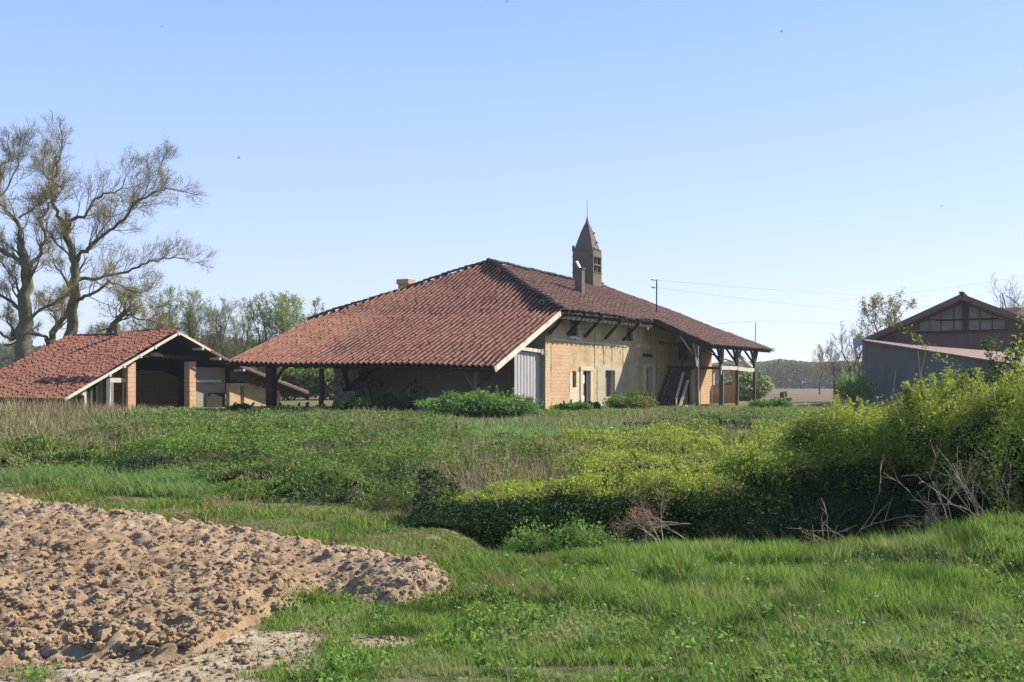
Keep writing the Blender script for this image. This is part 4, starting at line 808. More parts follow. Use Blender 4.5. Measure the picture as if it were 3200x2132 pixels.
# ---- shorter grass between heap and brambles
x, y = scat(270000, -900, 2200, 8.2, 20.5)
k = (rng.random(len(x)) < gmask(x, y)) & (y < 18.8 - .28 * (x + 9).clip(0) + 1.2 * fbm(x, y * .5, 73)) & (x < 1.2)
k &= rng.random(len(x)) > .85 * sm(fbm(x * 1.1, y * 1.1, 74), .55, .66) * (y > 9.5)
x, y = x[k], y[k]; cl = fbm(x * 1.1 + 5, y * 1.1, 76)
blades('short_grass', x, y, terrain(x, y) - .01, (.035 + .12 * sm(cl, .35, .75)) * (.5 + rng.random(len(x))), .0012 * y * (.6 + .6 * rng.random(len(x))), .3 + .5 * rng.random(len(x)), M['grass_short'], 'short yellow green grass between the soil heap and the brambles')
x, y = scat(30000, -200, 900, 15.2, 18.6); k = y > 17.3 - .45 * (x + 9).clip(0) ; k &= x < -4.5; k &= rng.random(len(x)) < sm(fbm(x * .9, y * .9, 68), .40, .6) + .12; x, y = x[k], y[k]
blades('lush_grass', x, y, terrain(x, y), (.05 + .26 * rng.random(len(x)) ** 2), .012, .5 + .5 * rng.random(len(x)), M['grass_blue'], 'lush blue green grass at the foot of the bank behind the soil heap')

M['litter'] = m_noise('bramble_litter_and_shade_core', [(.3, (.022, .020, .011)), (.7, (.065, .055, .03))], 4, b=(20, 1, .05))
# ---- bramble thicket
def canopy(x, y):
    x = np.asarray(x, float); y = np.asarray(y, float)
    yf = np.interp(x, [-12, -9, -5.2, -2.5, -1.4, -.4, .5, 14], [18.6, 18.4, 16.0, 14.6, 13.6, 13.0, 13.0, 13.0]) + 1.3 * (fbm(x * .8, y * .25, 81) - .5)
    e = sm(y - yf, 0, 1.1); far = 1 - .40 * sm(y, 26, 44)
    t = x / np.maximum(y, 1)
    big = .07 + .50 * sm(fbm(x * .6, y * .45, 82), .38, .66) + .26 * (fbm(x * 1.4, y * 1.0, 83) - .5) + .14 * (fbm(x * 4, y * 4, 84) - .5)
    big = big + .3 * sm(x, 2.6, 4.8) * np.exp(-((y - 15.2) / 2.2) ** 2)
    big = big * (1 - .9 * sm(t, -.075, -.03) * (1 - sm(t, .10, .16)) * sm(y, 23, 29)) * (1 - .45 * (1 - sm(t, -.46, -.34)) * sm(y, 20, 24))
    edge = 1 - sm(y, 44, 52)
    wall_ = 1 - ((t > .0) & (y > 50)) * .9
    return np.clip(big, .05, 2) * e * far * edge * wall_
N = 1250000
x, y = scat(N, -800, 4300, 12.5, 50); c_ = canopy(x, y)
k = (c_ > .06) & (rng.random(N) < np.clip(.35 + c_, 0, 1)); x, y, c_ = x[k], y[k], c_[k]; n = len(x)
deep = rng.random(n) < .33; q_ = np.where(deep, rng.random(n), 1 - .22 * rng.random(n) ** 2)
spr = (rng.random(n) < .05) * rng.random(n) * .22
z = terrain(x, y) + c_ * q_ + spr
rn = rng.random(n) * .7 + .3 * fbm(x * 3, y * 3, 85)
hw = rng.random(n) < sm(x / y + .35 * (fbm(x * .5, y * .3, 87) - .5), -.04, .08) * (1 - sm(y, 24, 36)); P_ = np.stack([x, y, z], -1); sz = (.0020 * y + .008) * (.6 + .8 * rng.random(n))
ivy = (y < 14.9 + .5 * fbm(x, y, 88)) & (x > -1.3) & ~(spr > 0)  # leaves along the ditch that take the dark shade colour
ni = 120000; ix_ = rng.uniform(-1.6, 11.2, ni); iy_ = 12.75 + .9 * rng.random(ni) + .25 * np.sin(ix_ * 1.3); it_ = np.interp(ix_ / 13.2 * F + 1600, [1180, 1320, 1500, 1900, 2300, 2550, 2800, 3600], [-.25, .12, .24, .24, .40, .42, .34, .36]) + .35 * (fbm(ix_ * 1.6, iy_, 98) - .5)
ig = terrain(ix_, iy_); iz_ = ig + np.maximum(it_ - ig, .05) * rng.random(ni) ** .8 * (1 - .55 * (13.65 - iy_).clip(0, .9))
tag(leaf_obj('shade_leaves', np.concatenate([P_[ivy], np.stack([ix_, iy_, iz_], -1)]), np.concatenate([sz[ivy], .022 + .02 * rng.random(ni)]), M['dark_leaf'], up=.25, asp=.7), 'dark leaves added to deepen the shade in the ditch hollow', kind='stuff')  # near black leaves added, the hollow's shade put into their colour
P_, sz, rn, hw = P_[~ivy], sz[~ivy], rn[~ivy], hw[~ivy]
tag(leaf_obj('bramble_thicket', P_[~hw], sz[~hw], M['bramble'], rnd=rn[~hw], up=.25, asp=.62), 'tangled olive bramble thicket covering the ground before the farm', kind='stuff')
tag(leaf_obj('thorn_scrub', P_[hw], sz[hw], M['hawthorn'], rnd=rn[hw], up=.25, asp=.62), 'low yellow green thorn scrub spreading behind the ditch', kind='stuff')
# brown twig floor below the leaves
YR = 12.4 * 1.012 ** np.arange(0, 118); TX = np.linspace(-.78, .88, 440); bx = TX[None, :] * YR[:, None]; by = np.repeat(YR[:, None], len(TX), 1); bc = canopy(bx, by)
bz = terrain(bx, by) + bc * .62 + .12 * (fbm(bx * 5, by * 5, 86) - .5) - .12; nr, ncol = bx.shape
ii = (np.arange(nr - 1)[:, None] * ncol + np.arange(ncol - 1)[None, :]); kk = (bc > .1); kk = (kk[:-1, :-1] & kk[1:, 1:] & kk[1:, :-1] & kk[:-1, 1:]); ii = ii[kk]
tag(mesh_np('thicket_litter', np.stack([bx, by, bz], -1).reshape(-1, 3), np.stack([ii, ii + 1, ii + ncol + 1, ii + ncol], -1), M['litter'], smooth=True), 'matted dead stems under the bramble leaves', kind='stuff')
# dry stalks through it
x, y = scat(150000, -800, 4300, 13.5, 49); t = x / y
pt = sm(fbm(x * .35, y * .22, 91), .48, .62); pt = np.maximum(pt * .42, (1 - sm(t, -.42, -.30)) * sm(y, 19, 24) * .38)
pt = pt * (1 - sm(x, -2.6, -1.2) * (1 - sm(y, 14.5, 17)))
k = (rng.random(len(x)) < pt) & (canopy(x, y) > .03); x, y = x[k], y[k]
blades('dry_grass', x, y, terrain(x, y) + canopy(x, y) * .55, (.16 + .30 * rng.random(len(x))) * (1 + .35 * (x / y < -.32)), .0009 * y * (.6 + .7 * rng.random(len(x))), .15 + .5 * rng.random(len(x)), M['dry'], 'straw coloured dead grass rising through the brambles')
# green meadow strip near the farmhouse
x, y = scat(200000, 500, 2760, 23, 62); t = x / y
k = (canopy(x, y) < .32) & (rng.random(len(x)) < .25 + sm(t, -.07, -.03)); x, y = x[k], y[k]
k = ~((y > 54 + .0 + (x - 1.685) * 1.94) & (y > 40) & (x < 15) & (x > -10) & ((x - 1.685) * V[0] + (y - 54) * V[1] < -.1)); x, y = x[k], y[k]
blades('meadow_grass', x, y, terrain(x, y), .07 + .20 * rng.random(len(x)) * (.4 + fbm(x * .5, y * .5, 77)), .0016 * y * (.6 + .7 * rng.random(len(x))), .2 + .4 * rng.random(len(x)), M['grass_blue'], 'soft green meadow grass in front of the farmhouse')
# rough weeds hugging the farmyard
x, y = scat(110000, -700, 3300, 42, 60); 
k = (fbm(x * .5, y * .5, 78) > .47) & (((x - 1.685) * V[0] + (y - 54) * V[1]) > .25) | ((y < 48) & (rng.random(len(x)) < .35)); x, y = x[k], y[k]
blades('yard_weeds', x, y, terrain(x, y), .08 + .30 * rng.random(len(x)) ** 2, .0017 * y * (.6 + .7 * rng.random(len(x))), .2 + .6 * rng.random(len(x)), M['grass_short'], 'rank weeds and grass along the walls of the farm')
x, y = scat(3600, -800, 470, 46, 54)
blades('dry_reeds', x, y, terrain(x, y), (.3 + .75 * rng.random(len(x))) * (1 - .4 * sm(x / y, -.42, -.36)), .035, .1 + .25 * rng.random(len(x)), M['dry'], 'tall pinkish dead stalks in front of the shed roof')

# ---- bushes
def bush(name, cx, cy, rx, ry, h, n, size, mat, label, cat, group=None, lobes=14, seed=0, shoots=0, z0=None, core=.35, stem=True, zl=(.32, .42), inner=.60, lrs=1.0):
    r = np.random.default_rng(seed); g0 = float(terrain(cx, cy)) if z0 is None else z0
    e = empty(name, (cx, cy, g0), label, cat, group)
    a = r.uniform(0, 2 * math.pi, lobes); rr = np.sqrt(r.random(lobes)) * .72
    lc = np.stack([cx + np.cos(a) * rr * rx, cy + np.sin(a) * rr * ry, g0 + h * (zl[0] + zl[1] * r.random(lobes) * (1 - .5 * rr))], -1)
    lr = np.stack([rx * r.uniform(.28, .5, lobes), ry * r.uniform(.28, .5, lobes), h * r.uniform(.20, .34, lobes)], -1) * lrs
    li = r.integers(0, lobes, n); d = r.normal(size=(n, 3)); d /= np.linalg.norm(d, axis=1)[:, None]
    rad = 1 - core * r.random(n) ** 1.6 + .12 * r.normal(size=n)
    sc = fbm(d[:, 0] * 3 + li, d[:, 2] * 3 + d[:, 1] * 2, seed + 5); rad *= .66 + .66 * sc
    P = lc[li] + d * lr[li] * rad[:, None]; P[:, 2] = np.maximum(P[:, 2], g0 + .02 + .1 * r.random(n) * h)
    if shoots:
        m = min(n // 7, int(shoots * (130 + 2.2 * math.sqrt(n)))); si = r.integers(0, shoots, m); sa = r.uniform(0, 2 * math.pi, shoots); sb = np.stack([cx + np.cos(sa) * rx * .75 * r.random(shoots), cy + np.sin(sa) * ry * .6 * r.random(shoots)], -1)
        sh_ = h * r.uniform(.82, 1.17, shoots); sl_ = r.normal(0, .22, (shoots, 2)) * h; t = r.random(m)
        Q = np.stack([sb[si, 0] + sl_[si, 0] * t + r.normal(0, .035 * h, m) * (1.1 - t), sb[si, 1] + sl_[si, 1] * t + r.normal(0, .035 * h, m), g0 + h * .55 + (sh_[si] - h * .55) * t], -1)
        P = np.concatenate([P, Q])
    n = len(P); leaf_obj('foliage', P, size * (.5 + 1.2 * r.random(n) ** 2), mat, e, rnd=.65 * r.random(n) + .35 * fbm(P[:, 0] * 3, P[:, 2] * 3 + P[:, 1], 7), up=.2, asp=.6)
    if inner:  # solid dark lobes added inside the bush to block light and darken its front
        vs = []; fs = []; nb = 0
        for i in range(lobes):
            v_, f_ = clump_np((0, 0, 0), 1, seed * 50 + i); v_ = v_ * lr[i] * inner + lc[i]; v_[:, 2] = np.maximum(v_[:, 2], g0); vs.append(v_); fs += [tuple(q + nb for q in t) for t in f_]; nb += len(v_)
        mb = MB(); mb.add(np.concatenate(vs), fs); mb.build('shade_core', M['litter'], e, smooth=True)
    if stem:
        tb = TB()
        for i in range(lobes):
            t = np.linspace(0, 1, 6)[:, None]; b0 = np.array([cx + .15 * rx * r.normal(), cy + .15 * ry * r.normal(), g0 - .05]); p = b0 + (lc[i] - b0) * t + r.normal(0, .03 * h, (6, 3)) * t
            tb.tube(p, np.linspace(.016, .006, 6) * h, 4)
            for j in range(4): q = lc[i] + r.normal(size=3) * lr[i] * .7; tb.tube(np.stack([lc[i], (lc[i] + q) / 2 + r.normal(0, .03 * h, 3), q]), [.006 * h, .004 * h, .002 * h], 3)
        tb.build('stems', M['twig'], e)
    return e
def bpx(name, px, Y, wpx, pytop, *a, deep=1.0, **k):
    X = (px - 1600) / F * Y; g0 = float(terrain(X, Y)); h = EYE + (HZ - pytop) / F * Y - g0; rx = wpx / F * Y / 2
    return bush(name, X, Y, rx, rx * deep, h, *a, **k)
HG = 'hawthorn bushes along the ditch'
B1 = [(2905, 14.0, 440, 1200, 60000, 'broad yellow green hawthorn standing tallest before the grey lean to wall', 12), (3150, 13.0, 420, 1190, 52000, 'hawthorn at the frame edge with a dark hollow low in its crown', 13),
      (2650, 14.0, 360, 1275, 46000, 'hawthorn with a pointed top in front of the corner of the grey lean to', 14), (2410, 13.9, 400, 1400, 44000, 'hawthorn sloping down beside the pointed one', 15),
      (2170, 13.7, 400, 1458, 40000, 'low spreading hawthorn over the darkest part of the ditch', 16), (1930, 13.6, 380, 1480, 36000, 'low hawthorn behind the brown dead branch', 17),
      (1700, 13.7, 360, 1505, 30000, 'low olive hawthorn at the near end of the hollow, behind the nettle bush', 20), (1480, 14.0, 300, 1538, 20000, 'smallest hawthorn arching over the tip of the ditch', 21),
      (3060, 17.0, 520, 1235, 34000, 'dim hawthorn standing behind the tallest two near the lean to', 18), (2760, 17.3, 440, 1310, 30000, 'hawthorn filling the gap behind the pointed one', 19), (2100, 17.5, 600, 1410, 30000, 'wide olive hawthorn behind the low ones over the ditch', 22)]
for px, Y, wd, top, n, lb, sd_ in B1:
    Y += .9 if Y < 16 else 0
    bpx('hawthorn_bush', px, Y, wd, top, int(n * 2.3), .030 if Y < 16 else .036, M['hawthorn'], lb, 'bush', HG, seed=sd_, shoots=14, lobes=24, deep=.95, zl=(.34, .40), inner=.70, lrs=1.32)
bpx('hawthorn_bush', 3560, 13.6, 460, 1180, 50000, .030, M['hawthorn'], 'hawthorn continuing the hedge just past the frame edge', 'bush', HG, seed=23, shoots=14, lobes=22, deep=.95, zl=(.34, .40), inner=.70, lrs=1.3)
bpx('leafy_shoot', 2872, 14.6, 80, 1140, 9000, .036, M['hawthorn'], 'narrow leafy shoot rising above the tallest hawthorn', 'shoot', lobes=9, seed=31, deep=1)
bpx('overhanging_shoot', 3330, 12.0, 430, 1010, 40000, .034, M['hawthorn'], 'bright leafy spray reaching up at the right hand barn eave', 'shoot', lobes=16, seed=32, shoots=12)
bpx('evergreen_bush', 3110, 21.0, 380, 1120, 20000, .055, M['dark_leaf'], 'dark green bush against the foot of the lean to wall', 'bush', lobes=14, seed=33, shoots=6)
bpx('elder_bush', 1500, 44.0, 330, 1222, 24000, .11, M['elder'], 'bright green elder bush in front of the weathered porch post', 'bush', seed=41, lobes=18, shoots=10)
bpx('elder_bush', 1620, 45.5, 170, 1268, 9000, .10, M['elder'], 'low green elder bush at the foot of the metal screen', 'bush', seed=42, lobes=10, shoots=4)
bpx('elder_bush', 1412, 43.0, 110, 1225, 4500, .10, M['elder'], 'small pale leaved elder standing before the shaded porch', 'bush', seed=43, lobes=8, shoots=5)
bpx('elder_bush', 1790, 53.0, 130, 1255, 5000, .11, M['elder'], 'light green nettle clump below the narrow window', 'bush', seed=44, lobes=8, shoots=6)
bpx('weed_clump', 1985, 58.0, 190, 1225, 8000, .11, M['grass_short'], 'tall yellowish weeds growing before the glazed door', 'weeds', seed=45, lobes=9, shoots=16)
bpx('dark_shrub', 1850, 55.2, 60, 1250, 2500, .09, M['dark_leaf'], 'dark little shrub at the threshold of the white framed door', 'shrub', seed=46, lobes=6)
bpx('nettle_bush', 1790, 11.5, 430, 1622, 42000, .030, M['elder'], 'low nettle bush at the ditch edge in front of the dark hollow', 'bush', seed=47, lobes=26, shoots=3, deep=.5, lrs=1.15)
bpx('nettle_bush', 1640, 11.8, 200, 1660, 9000, .030, M['elder'], 'smaller nettle tuft where the ditch peters out', 'bush', seed=48, lobes=12, shoots=2, deep=.6)
bpx('green_shrub', 600, 17.2, 260, 1478, 16000, .046, M['elder'], 'rounded shrub at the foot of the bramble bank behind the soil heap', 'shrub', seed=49, lobes=12, deep=.8)
bpx('green_shrub', 1130, 30, 260, 1345, 9000, .08, M['elder'], 'leafy shrub standing up in the middle of the bramble field', 'shrub', seed=50, lobes=10)
bpx('green_shrub', 520, 40, 260, 1268, 9000, .10, M['elder'], 'mound of green leaves in front of the open shed bay', 'shrub', seed=51, lobes=10)
bpx('green_shrub', 2420, 60, 140, 1242, 4500, .13, M['elder'], 'green shrub in the meadow just past the gallery posts', 'shrub', seed=52, lobes=8)
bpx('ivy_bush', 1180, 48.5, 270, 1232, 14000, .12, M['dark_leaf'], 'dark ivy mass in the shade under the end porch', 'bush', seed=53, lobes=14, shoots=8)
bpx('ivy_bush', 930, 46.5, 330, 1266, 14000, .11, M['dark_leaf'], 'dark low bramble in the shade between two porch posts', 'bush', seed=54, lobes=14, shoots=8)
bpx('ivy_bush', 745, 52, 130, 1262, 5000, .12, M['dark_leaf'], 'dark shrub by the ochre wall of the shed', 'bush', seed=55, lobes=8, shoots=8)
bpx('thorn_bush', 2640, 42, 140, 1268, 5000, .09, M['dark_leaf'], 'bare dark thorn bush at the edge of the brown field', 'bush', seed=56, lobes=8, shoots=8)
bpx('thorn_bush', 2500, 43, 170, 1290, 5500, .09, M['bramble'], 'low dark green thorn bush before the brown field', 'bush', seed=57, lobes=8, shoots=8)
# bramble mounds rising out of the scrub
MOUNDS = [(150, 20.5, 420, 1398, 'bramble mound near the frame edge above the lush grass'), (420, 22, 380, 1382, 'wide low bramble mound halfway between soil heap and shed'),
          (760, 17.8, 420, 1440, 'broad bramble mound straight up the slope from the soil heap'), (1010, 16.2, 400, 1470, 'bramble mound just before the near end of the ditch hollow'),
          (880, 27, 330, 1352, 'rounded bramble below the thin dark porch post'), (1250, 21.5, 420, 1400, 'large bramble mound below the elder bush and the end porch'),
          (1350, 31, 300, 1330, 'small bramble mound nearest to the elder bush'), (620, 33, 340, 1322, 'bramble mound below the open bay of the shed'),
          (1640, 24, 330, 1380, 'bramble mound beside the straw coloured patch'), (1960, 30, 300, 1342, 'leafy mound in the green below the glazed door'),
          (2200, 34, 420, 1312, 'dark leaved mound below the gallery posts'), (2330, 22, 420, 1378, 'wide bramble mound behind the low hawthorns'), (2560, 30, 330, 1318, 'dark mound before the corner of the lean to')]
for i, (px, Y, wd, top, lb) in enumerate(MOUNDS):
    bpx('bramble_bush', px, Y, wd, top, 15000, .0021 * Y + .006, M['bramble' if i not in (10, 12) else 'dark_leaf'] if i not in (8, 11) else M['hawthorn'], lb, 'bramble bush', 'bramble mounds in the overgrown field', seed=400 + i, lobes=22, shoots=10, zl=(.25, .5), deep=.8, inner=.7)
# hedge seen through the end porch
for i, (px, Y, wd, top, mt) in enumerate(((905, 96, 260, 1120, 'hedge_far'), (1040, 98, 240, 1105, 'hedge_far'), (1150, 101, 200, 1120, 'hedge_far'), (800, 100, 260, 1140, 'hedge_far'), (2330, 92, 150, 1165, 'willow'))):
    bpx('hedge_bush', px, Y, wd, top, 15000, .24, M[mt], ['sunlit hedge bush seen between the two left porch posts', 'sunlit hedge bush seen right of the thin dark porch post', 'hedge bush half hidden behind the stone pier', 'hedge bush behind the low roof of the shed', 'pale hedge bush seen through the gallery posts'][i], 'bush', 'hedge bushes behind the farmhouse', seed=60 + i, lobes=16, shoots=10)

# ---- trees
def grow(tb, p0, d0, L, r0, lvl, r, tips, up=.12, wig=.22, minr=.008, nch=(5, 5, 5, 4), kink=1.):
    n = 7 if lvl < 2 else 5; tbb = tb if lvl < 2 or not hasattr(tb, 'tw') else tb.tw; pts = [np.array(p0, float)]; d = np.array(d0, float); d /= np.linalg.norm(d)
    for i in range(n - 1):
        d = d + r.normal(0, wig * kink, 3) + np.array([0, 0, up]); d /= np.linalg.norm(d); pts.append(pts[-1] + d * L / (n - 1))
    pts = np.array(pts); rad = r0 * np.linspace(1, .35, n); tbb.tube(pts, np.maximum(rad, minr * .6), 5 if lvl < 1 else 3)
    if lvl >= len(nch): tips.append(pts[1:]); return
    children(tb, pts, rad, L, lvl, r, tips, up, wig, minr, nch, kink)
def children(tb, pts, rad, L, lvl, r, tips, up, wig, minr, nch, kink, t0=.2, count=None):
    m = count or nch[lvl]
    for j in range(m):
        t = t0 + (1 - t0) * (j + r.random()) / m; f = t * (len(pts) - 1); i = min(int(f), len(pts) - 2); p = pts[i] + (pts[i + 1] - pts[i]) * (f - i)
        d = pts[i + 1] - pts[i]; d /= np.linalg.norm(d) + 1e-9; s = r.normal(size=3); s -= s.dot(d) * d; s /= np.linalg.norm(s); a = r.uniform(.38, .85)
        ra = np.interp(f, range(len(rad)), rad); ln = L * r.uniform(.50, .74) * (1.15 - .45 * t)
        grow(tb, p, d * math.cos(a) + s * math.sin(a), ln, max(ra * .45, minr), lvl + 1, r, tips, up, wig, minr, nch, kink)
def finish_tree(e, tb, tips, trunk, barkm, leafm, per, lsz, r, spread=.12, label=None):
    if trunk is not None: trunk.build('trunk', M['bark'], e)
    tb.build('branches', M[barkm], e)
    if hasattr(tb, 'tw'): tb.tw.build('twigs', M['twig'], e)
    if leafm:
        T = np.concatenate(tips); P = np.repeat(T, per, 0) + r.normal(0, spread, (len(T) * per, 3))
        leaf_obj('foliage', P, lsz * (.6 + .8 * r.random(len(P))), M[leafm], e, up=.3, asp=.6)
def ipt(x, y): return (x * .6378, 360 + y * .6378)
def limbs_tree(name, limbs, Y, label, seed, group, leafm='bud', per=2, lsz=.066, trunk_r=None, nch=(8, 6, 4), minr=.012):
    """limbs: (points in the first detail view, start radius, end radius, depth drift)"""
    r = np.random.default_rng(seed); bx_, by_ = ipt(*limbs[0][0][0]); X0 = (bx_ - 1600) / F * Y
    e = empty(name, (X0, Y, .2), label, 'tree', group); trunk = TB(); tb = TB(); tb.tw = TB(); tips = []
    for li, (pts, ra, rb, dy, y_off) in enumerate(limbs):
        q = np.array([at(*ipt(*p), Y) for p in pts]); n0 = len(q)
        t = np.linspace(0, n0 - 1, (n0 - 1) * 3 + 1); q = np.stack([np.interp(t, range(n0), q[:, k]) for k in range(3)], -1); m = len(q)
        tt = np.linspace(0, 1, m); q[:, 1] += y_off + dy * tt + r.normal(0, .12, m) * (tt > 0); q[1:-1] += r.normal(0, .07, (m - 2, 3))
        if li == 0: q[0, 2] = min(q[0, 2], 0)
        rad = (ra + (rb - ra) * tt ** .8) * (1 if li == 0 else .68); (trunk if li == 0 else tb).tube(q, rad, 9 if li == 0 else 7)
        L = np.linalg.norm(np.diff(q, axis=0), axis=1).sum()
        children(tb, q, rad * .8, min(L * .42, 3.3), 0, r, tips, .10, .11, minr, nch, 1.0, t0=.12 if li else .5, count=int(6 + L * 1.7) if li else int(4 + L * .35))
        grow(tb, q[-1], q[-1] - q[-3], 1.1, rb, 1, r, tips, .08, .2, minr, nch)
    finish_tree(e, tb, tips, trunk, 'bark', leafm, per, lsz, r, .16)
    return e
OG = 'old oaks behind the shed'
limbs_tree('oak_tree', [
    ([(340, 1190), (345, 1090), (350, 960), (365, 860), (370, 760), (350, 680), (325, 600), (330, 545)], .50, .22, 0, 0),
    ([(325, 560), (292, 500), (285, 420), (272, 370), (305, 310), (330, 240), (350, 185), (360, 130)], .26, .05, -2, 0),
    ([(330, 550), (350, 508), (402, 480), (440, 400), (470, 375), (545, 330), (560, 270), (572, 215)], .24, .04, 3, 0),
    ([(372, 730), (410, 680), (470, 645), (560, 580), (640, 530), (715, 455), (790, 410), (870, 390), (980, 415)], .27, .04, -3, 0),
    ([(380, 810), (440, 800), (490, 788), (560, 765), (650, 738), (700, 700), (780, 682), (850, 678), (900, 700)], .24, .03, 3, 0),
    ([(378, 905), (450, 885), (540, 852), (580, 822), (680, 860), (760, 890), (820, 870)], .22, .03, -4, 0),
    ([(360, 850), (300, 800), (250, 740), (215, 690), (180, 640)], .18, .03, 2, 0),
    ([(640, 530), (690, 440), (745, 380), (760, 330), (790, 260), (820, 215)], .10, .03, 1, -1.5),
    ([(272, 400), (230, 370), (200, 300), (170, 230), (150, 150)], .12, .03, 2, 0),
    ([(352, 700), (300, 640), (262, 540), (258, 470)], .14, .04, -2, 0),
    ([(470, 645), (520, 560), (530, 500), (600, 470), (660, 440)], .10, .03, 2, -1)], 80, 'tall spreading oak with bare crooked limbs right behind the shed roof', 201, OG)
limbs_tree('oak_tree', [
    ([(112, 1260), (115, 1180), (108, 1060), (125, 930), (132, 800), (118, 700), (104, 620)], .72, .27, 0, 0),
    ([(104, 630), (112, 560), (92, 500), (40, 455), (0, 400), (-40, 330)], .28, .05, -2, 0),
    ([(132, 790), (150, 720), (182, 650), (190, 590), (155, 500), (190, 410), (235, 340), (170, 280), (100, 230)], .26, .04, 3, 0),
    ([(110, 720), (60, 680), (0, 630), (-70, 560)], .30, .08, -3, 0),
    ([(92, 505), (130, 460), (180, 410), (200, 360)], .13, .03, 2, 0),
    ([(105, 960), (60, 900), (0, 850), (-60, 830)], .24, .05, -3, 0),
    ([(125, 1010), (170, 950), (230, 890), (290, 850)], .20, .06, 3, 0),
    ([(60, 1080), (20, 1030), (-20, 960)], .2, .05, 2, 0),
    ([(130, 940), (90, 860), (100, 800), (60, 740), (20, 700)], .12, .03, -2, 0),
    ([(0, 1060), (40, 1100), (100, 1080)], .14, .07, 1, 0),
    ([(10, 420), (20, 340), (0, 260), (30, 200), (14, 140)], .16, .03, 2, -1),
    ([(-60, 560), (-40, 440), (20, 400), (80, 250), (70, 190), (92, 145)], .14, .03, 2, -1)], 76, 'thick trunked oak rising from the frame edge beside the shed', 202, OG)
limbs_tree('oak_tree', [
    ([(232, 1190), (238, 1120), (250, 1080), (285, 1030), (310, 1000)], .38, .2, 0, 0),
    ([(230, 1090), (200, 1075), (160, 1080), (140, 1110)], .2, .12, -2, 0),
    ([(285, 1030), (240, 960), (190, 930), (150, 900)], .14, .04, 2, 0), ([(305, 1005), (310, 930), (290, 860)], .12, .03, 1, 0)], 84, 'short forked oak between the two large trunks', 203, OG)
limbs_tree('oak_tree', [
    ([(520, 1150), (530, 1060), (570, 1010), (600, 975)], .30, .16, 0, 0),
    ([(600, 978), (630, 975), (650, 1000), (715, 1003), (760, 1020)], .16, .04, 2, 0), ([(560, 1030), (500, 1060), (470, 1090)], .13, .05, -1, 0),
    ([(600, 975), (570, 900), (600, 860)], .12, .03, 1, 0), ([(620, 975), (660, 930), (720, 890)], .12, .03, -2, 0), ([(650, 1005), (700, 1050), (740, 1060)], .09, .03, 2, 0)], 82, 'low dark oak with crooked boughs just over the shed chimney', 204, OG)
def ptree(name, px, Y, pytop, label, seed, leafm, per, lsz, group=None, stems=1, lean=.25, barkm='twig', cat='tree', nch=(7, 5, 4), r0=None, up=.14, spread=.10, minr=.012, bushy=False):
    r = np.random.default_rng(seed); X = (px - 1600) / F * Y; g0 = float(terrain(X, Y)); h = (EYE + (HZ - pytop) / F * Y - g0) * .97
    e = empty(name, (X, Y, g0), label, cat, group); trunk = TB(); tb = TB(); tips = []
    for s_ in range(stems):
        n = 8; q = np.zeros((n, 3)); a = r.uniform(0, 6.3); ln = r.uniform(.3, 1) * lean * (1 if stems > 1 else .3)
        hh = h * r.uniform(.72, .88 if stems > 1 else .86)
        q[:, 2] = np.linspace(0, hh, n); q[:, 0] = math.cos(a) * ln * q[:, 2]; q[:, 1] = math.sin(a) * ln * q[:, 2]; q[1:] += r.normal(0, .02 * h, (n - 1, 3)); q += [X, Y, g0]
        rr = (r0 or h * .016); rad = rr * np.linspace(1, .25, n); trunk.tube(q, rad, 6)
        children(tb, q, rad * .7, h * .38, 0, r, tips, up, .2, minr, nch, 1.0, t0=.08 if bushy else .3, count=nch[0] * 2)
    finish_tree(e, tb, tips, trunk, barkm, leafm, per, lsz, r, spread)
    return e
WG = 'leafing willows between the buildings'
ptree('willow_tree', 560, 92, 885, 'greening willow close to the oak crown beyond the shed gable', 211, 'willow', 2, .12, WG, stems=5, lean=.35, bushy=True)
ptree('willow_tree', 640, 97, 925, 'thin greyish willow behind the peak of the shed gable', 212, 'bud', 1, .11, WG, stems=6, lean=.38, barkm='twig_grey', bushy=True)
ptree('willow_tree', 735, 95, 945, 'almost leafless willow between shed and farmhouse', 213, 'willow', 1, .10, WG, stems=6, lean=.35, barkm='twig_grey', bushy=True)
ptree('willow_tree', 860, 92, 915, 'bright green willow touching the edge of the farmhouse roof', 214, 'willow', 3, .13, WG, stems=6, lean=.36, bushy=True)
ptree('willow_tree', 960, 96, 925, 'willow top showing over the hip of the farmhouse roof', 215, 'willow', 2, .12, WG, stems=5, lean=.34, bushy=True)
ptree('willow_tree', 450, 100, 960, 'bare willow showing under the oak boughs', 216, 'bud', 1, .1, WG, stems=6, lean=.35, barkm='twig_grey', bushy=True)
ptree('willow_tree', 330, 104, 1000, 'low bare willow behind the shed ridge', 217, 'bud', 1, .1, WG, stems=6, lean=.4, barkm='twig_grey', bushy=True)
RG = 'young trees at the field edge'
ptree('field_tree', 2765, 88, 925, 'sparse tree with brown spring leaves behind the barn roof', 221, 'bud', 2, .15, RG, stems=2, lean=.2, barkm='twig_grey')
ptree('field_tree', 2670, 90, 1000, 'bare tree close beside the grey lean to wall', 222, None, 1, .1, RG, stems=3, lean=.25, barkm='twig_grey')
ptree('field_tree', 2562, 150, 1072, 'small bare tree alone at the field edge before the distant wood', 223, 'bud', 1, .14, RG, stems=1, barkm='twig_grey', nch=(8, 6, 4))
ptree('field_tree', 2615, 100, 1055, 'leaning bare tree just left of the lean to', 224, None, 1, .1, RG, stems=2, lean=.3, barkm='twig_grey')
ptree('field_tree', 3165, 110, 862, 'bare twiggy tree rising over the orange roof', 225, None, 1, .1, RG, stems=5, lean=.22, barkm='twig_grey', nch=(5, 4, 3))
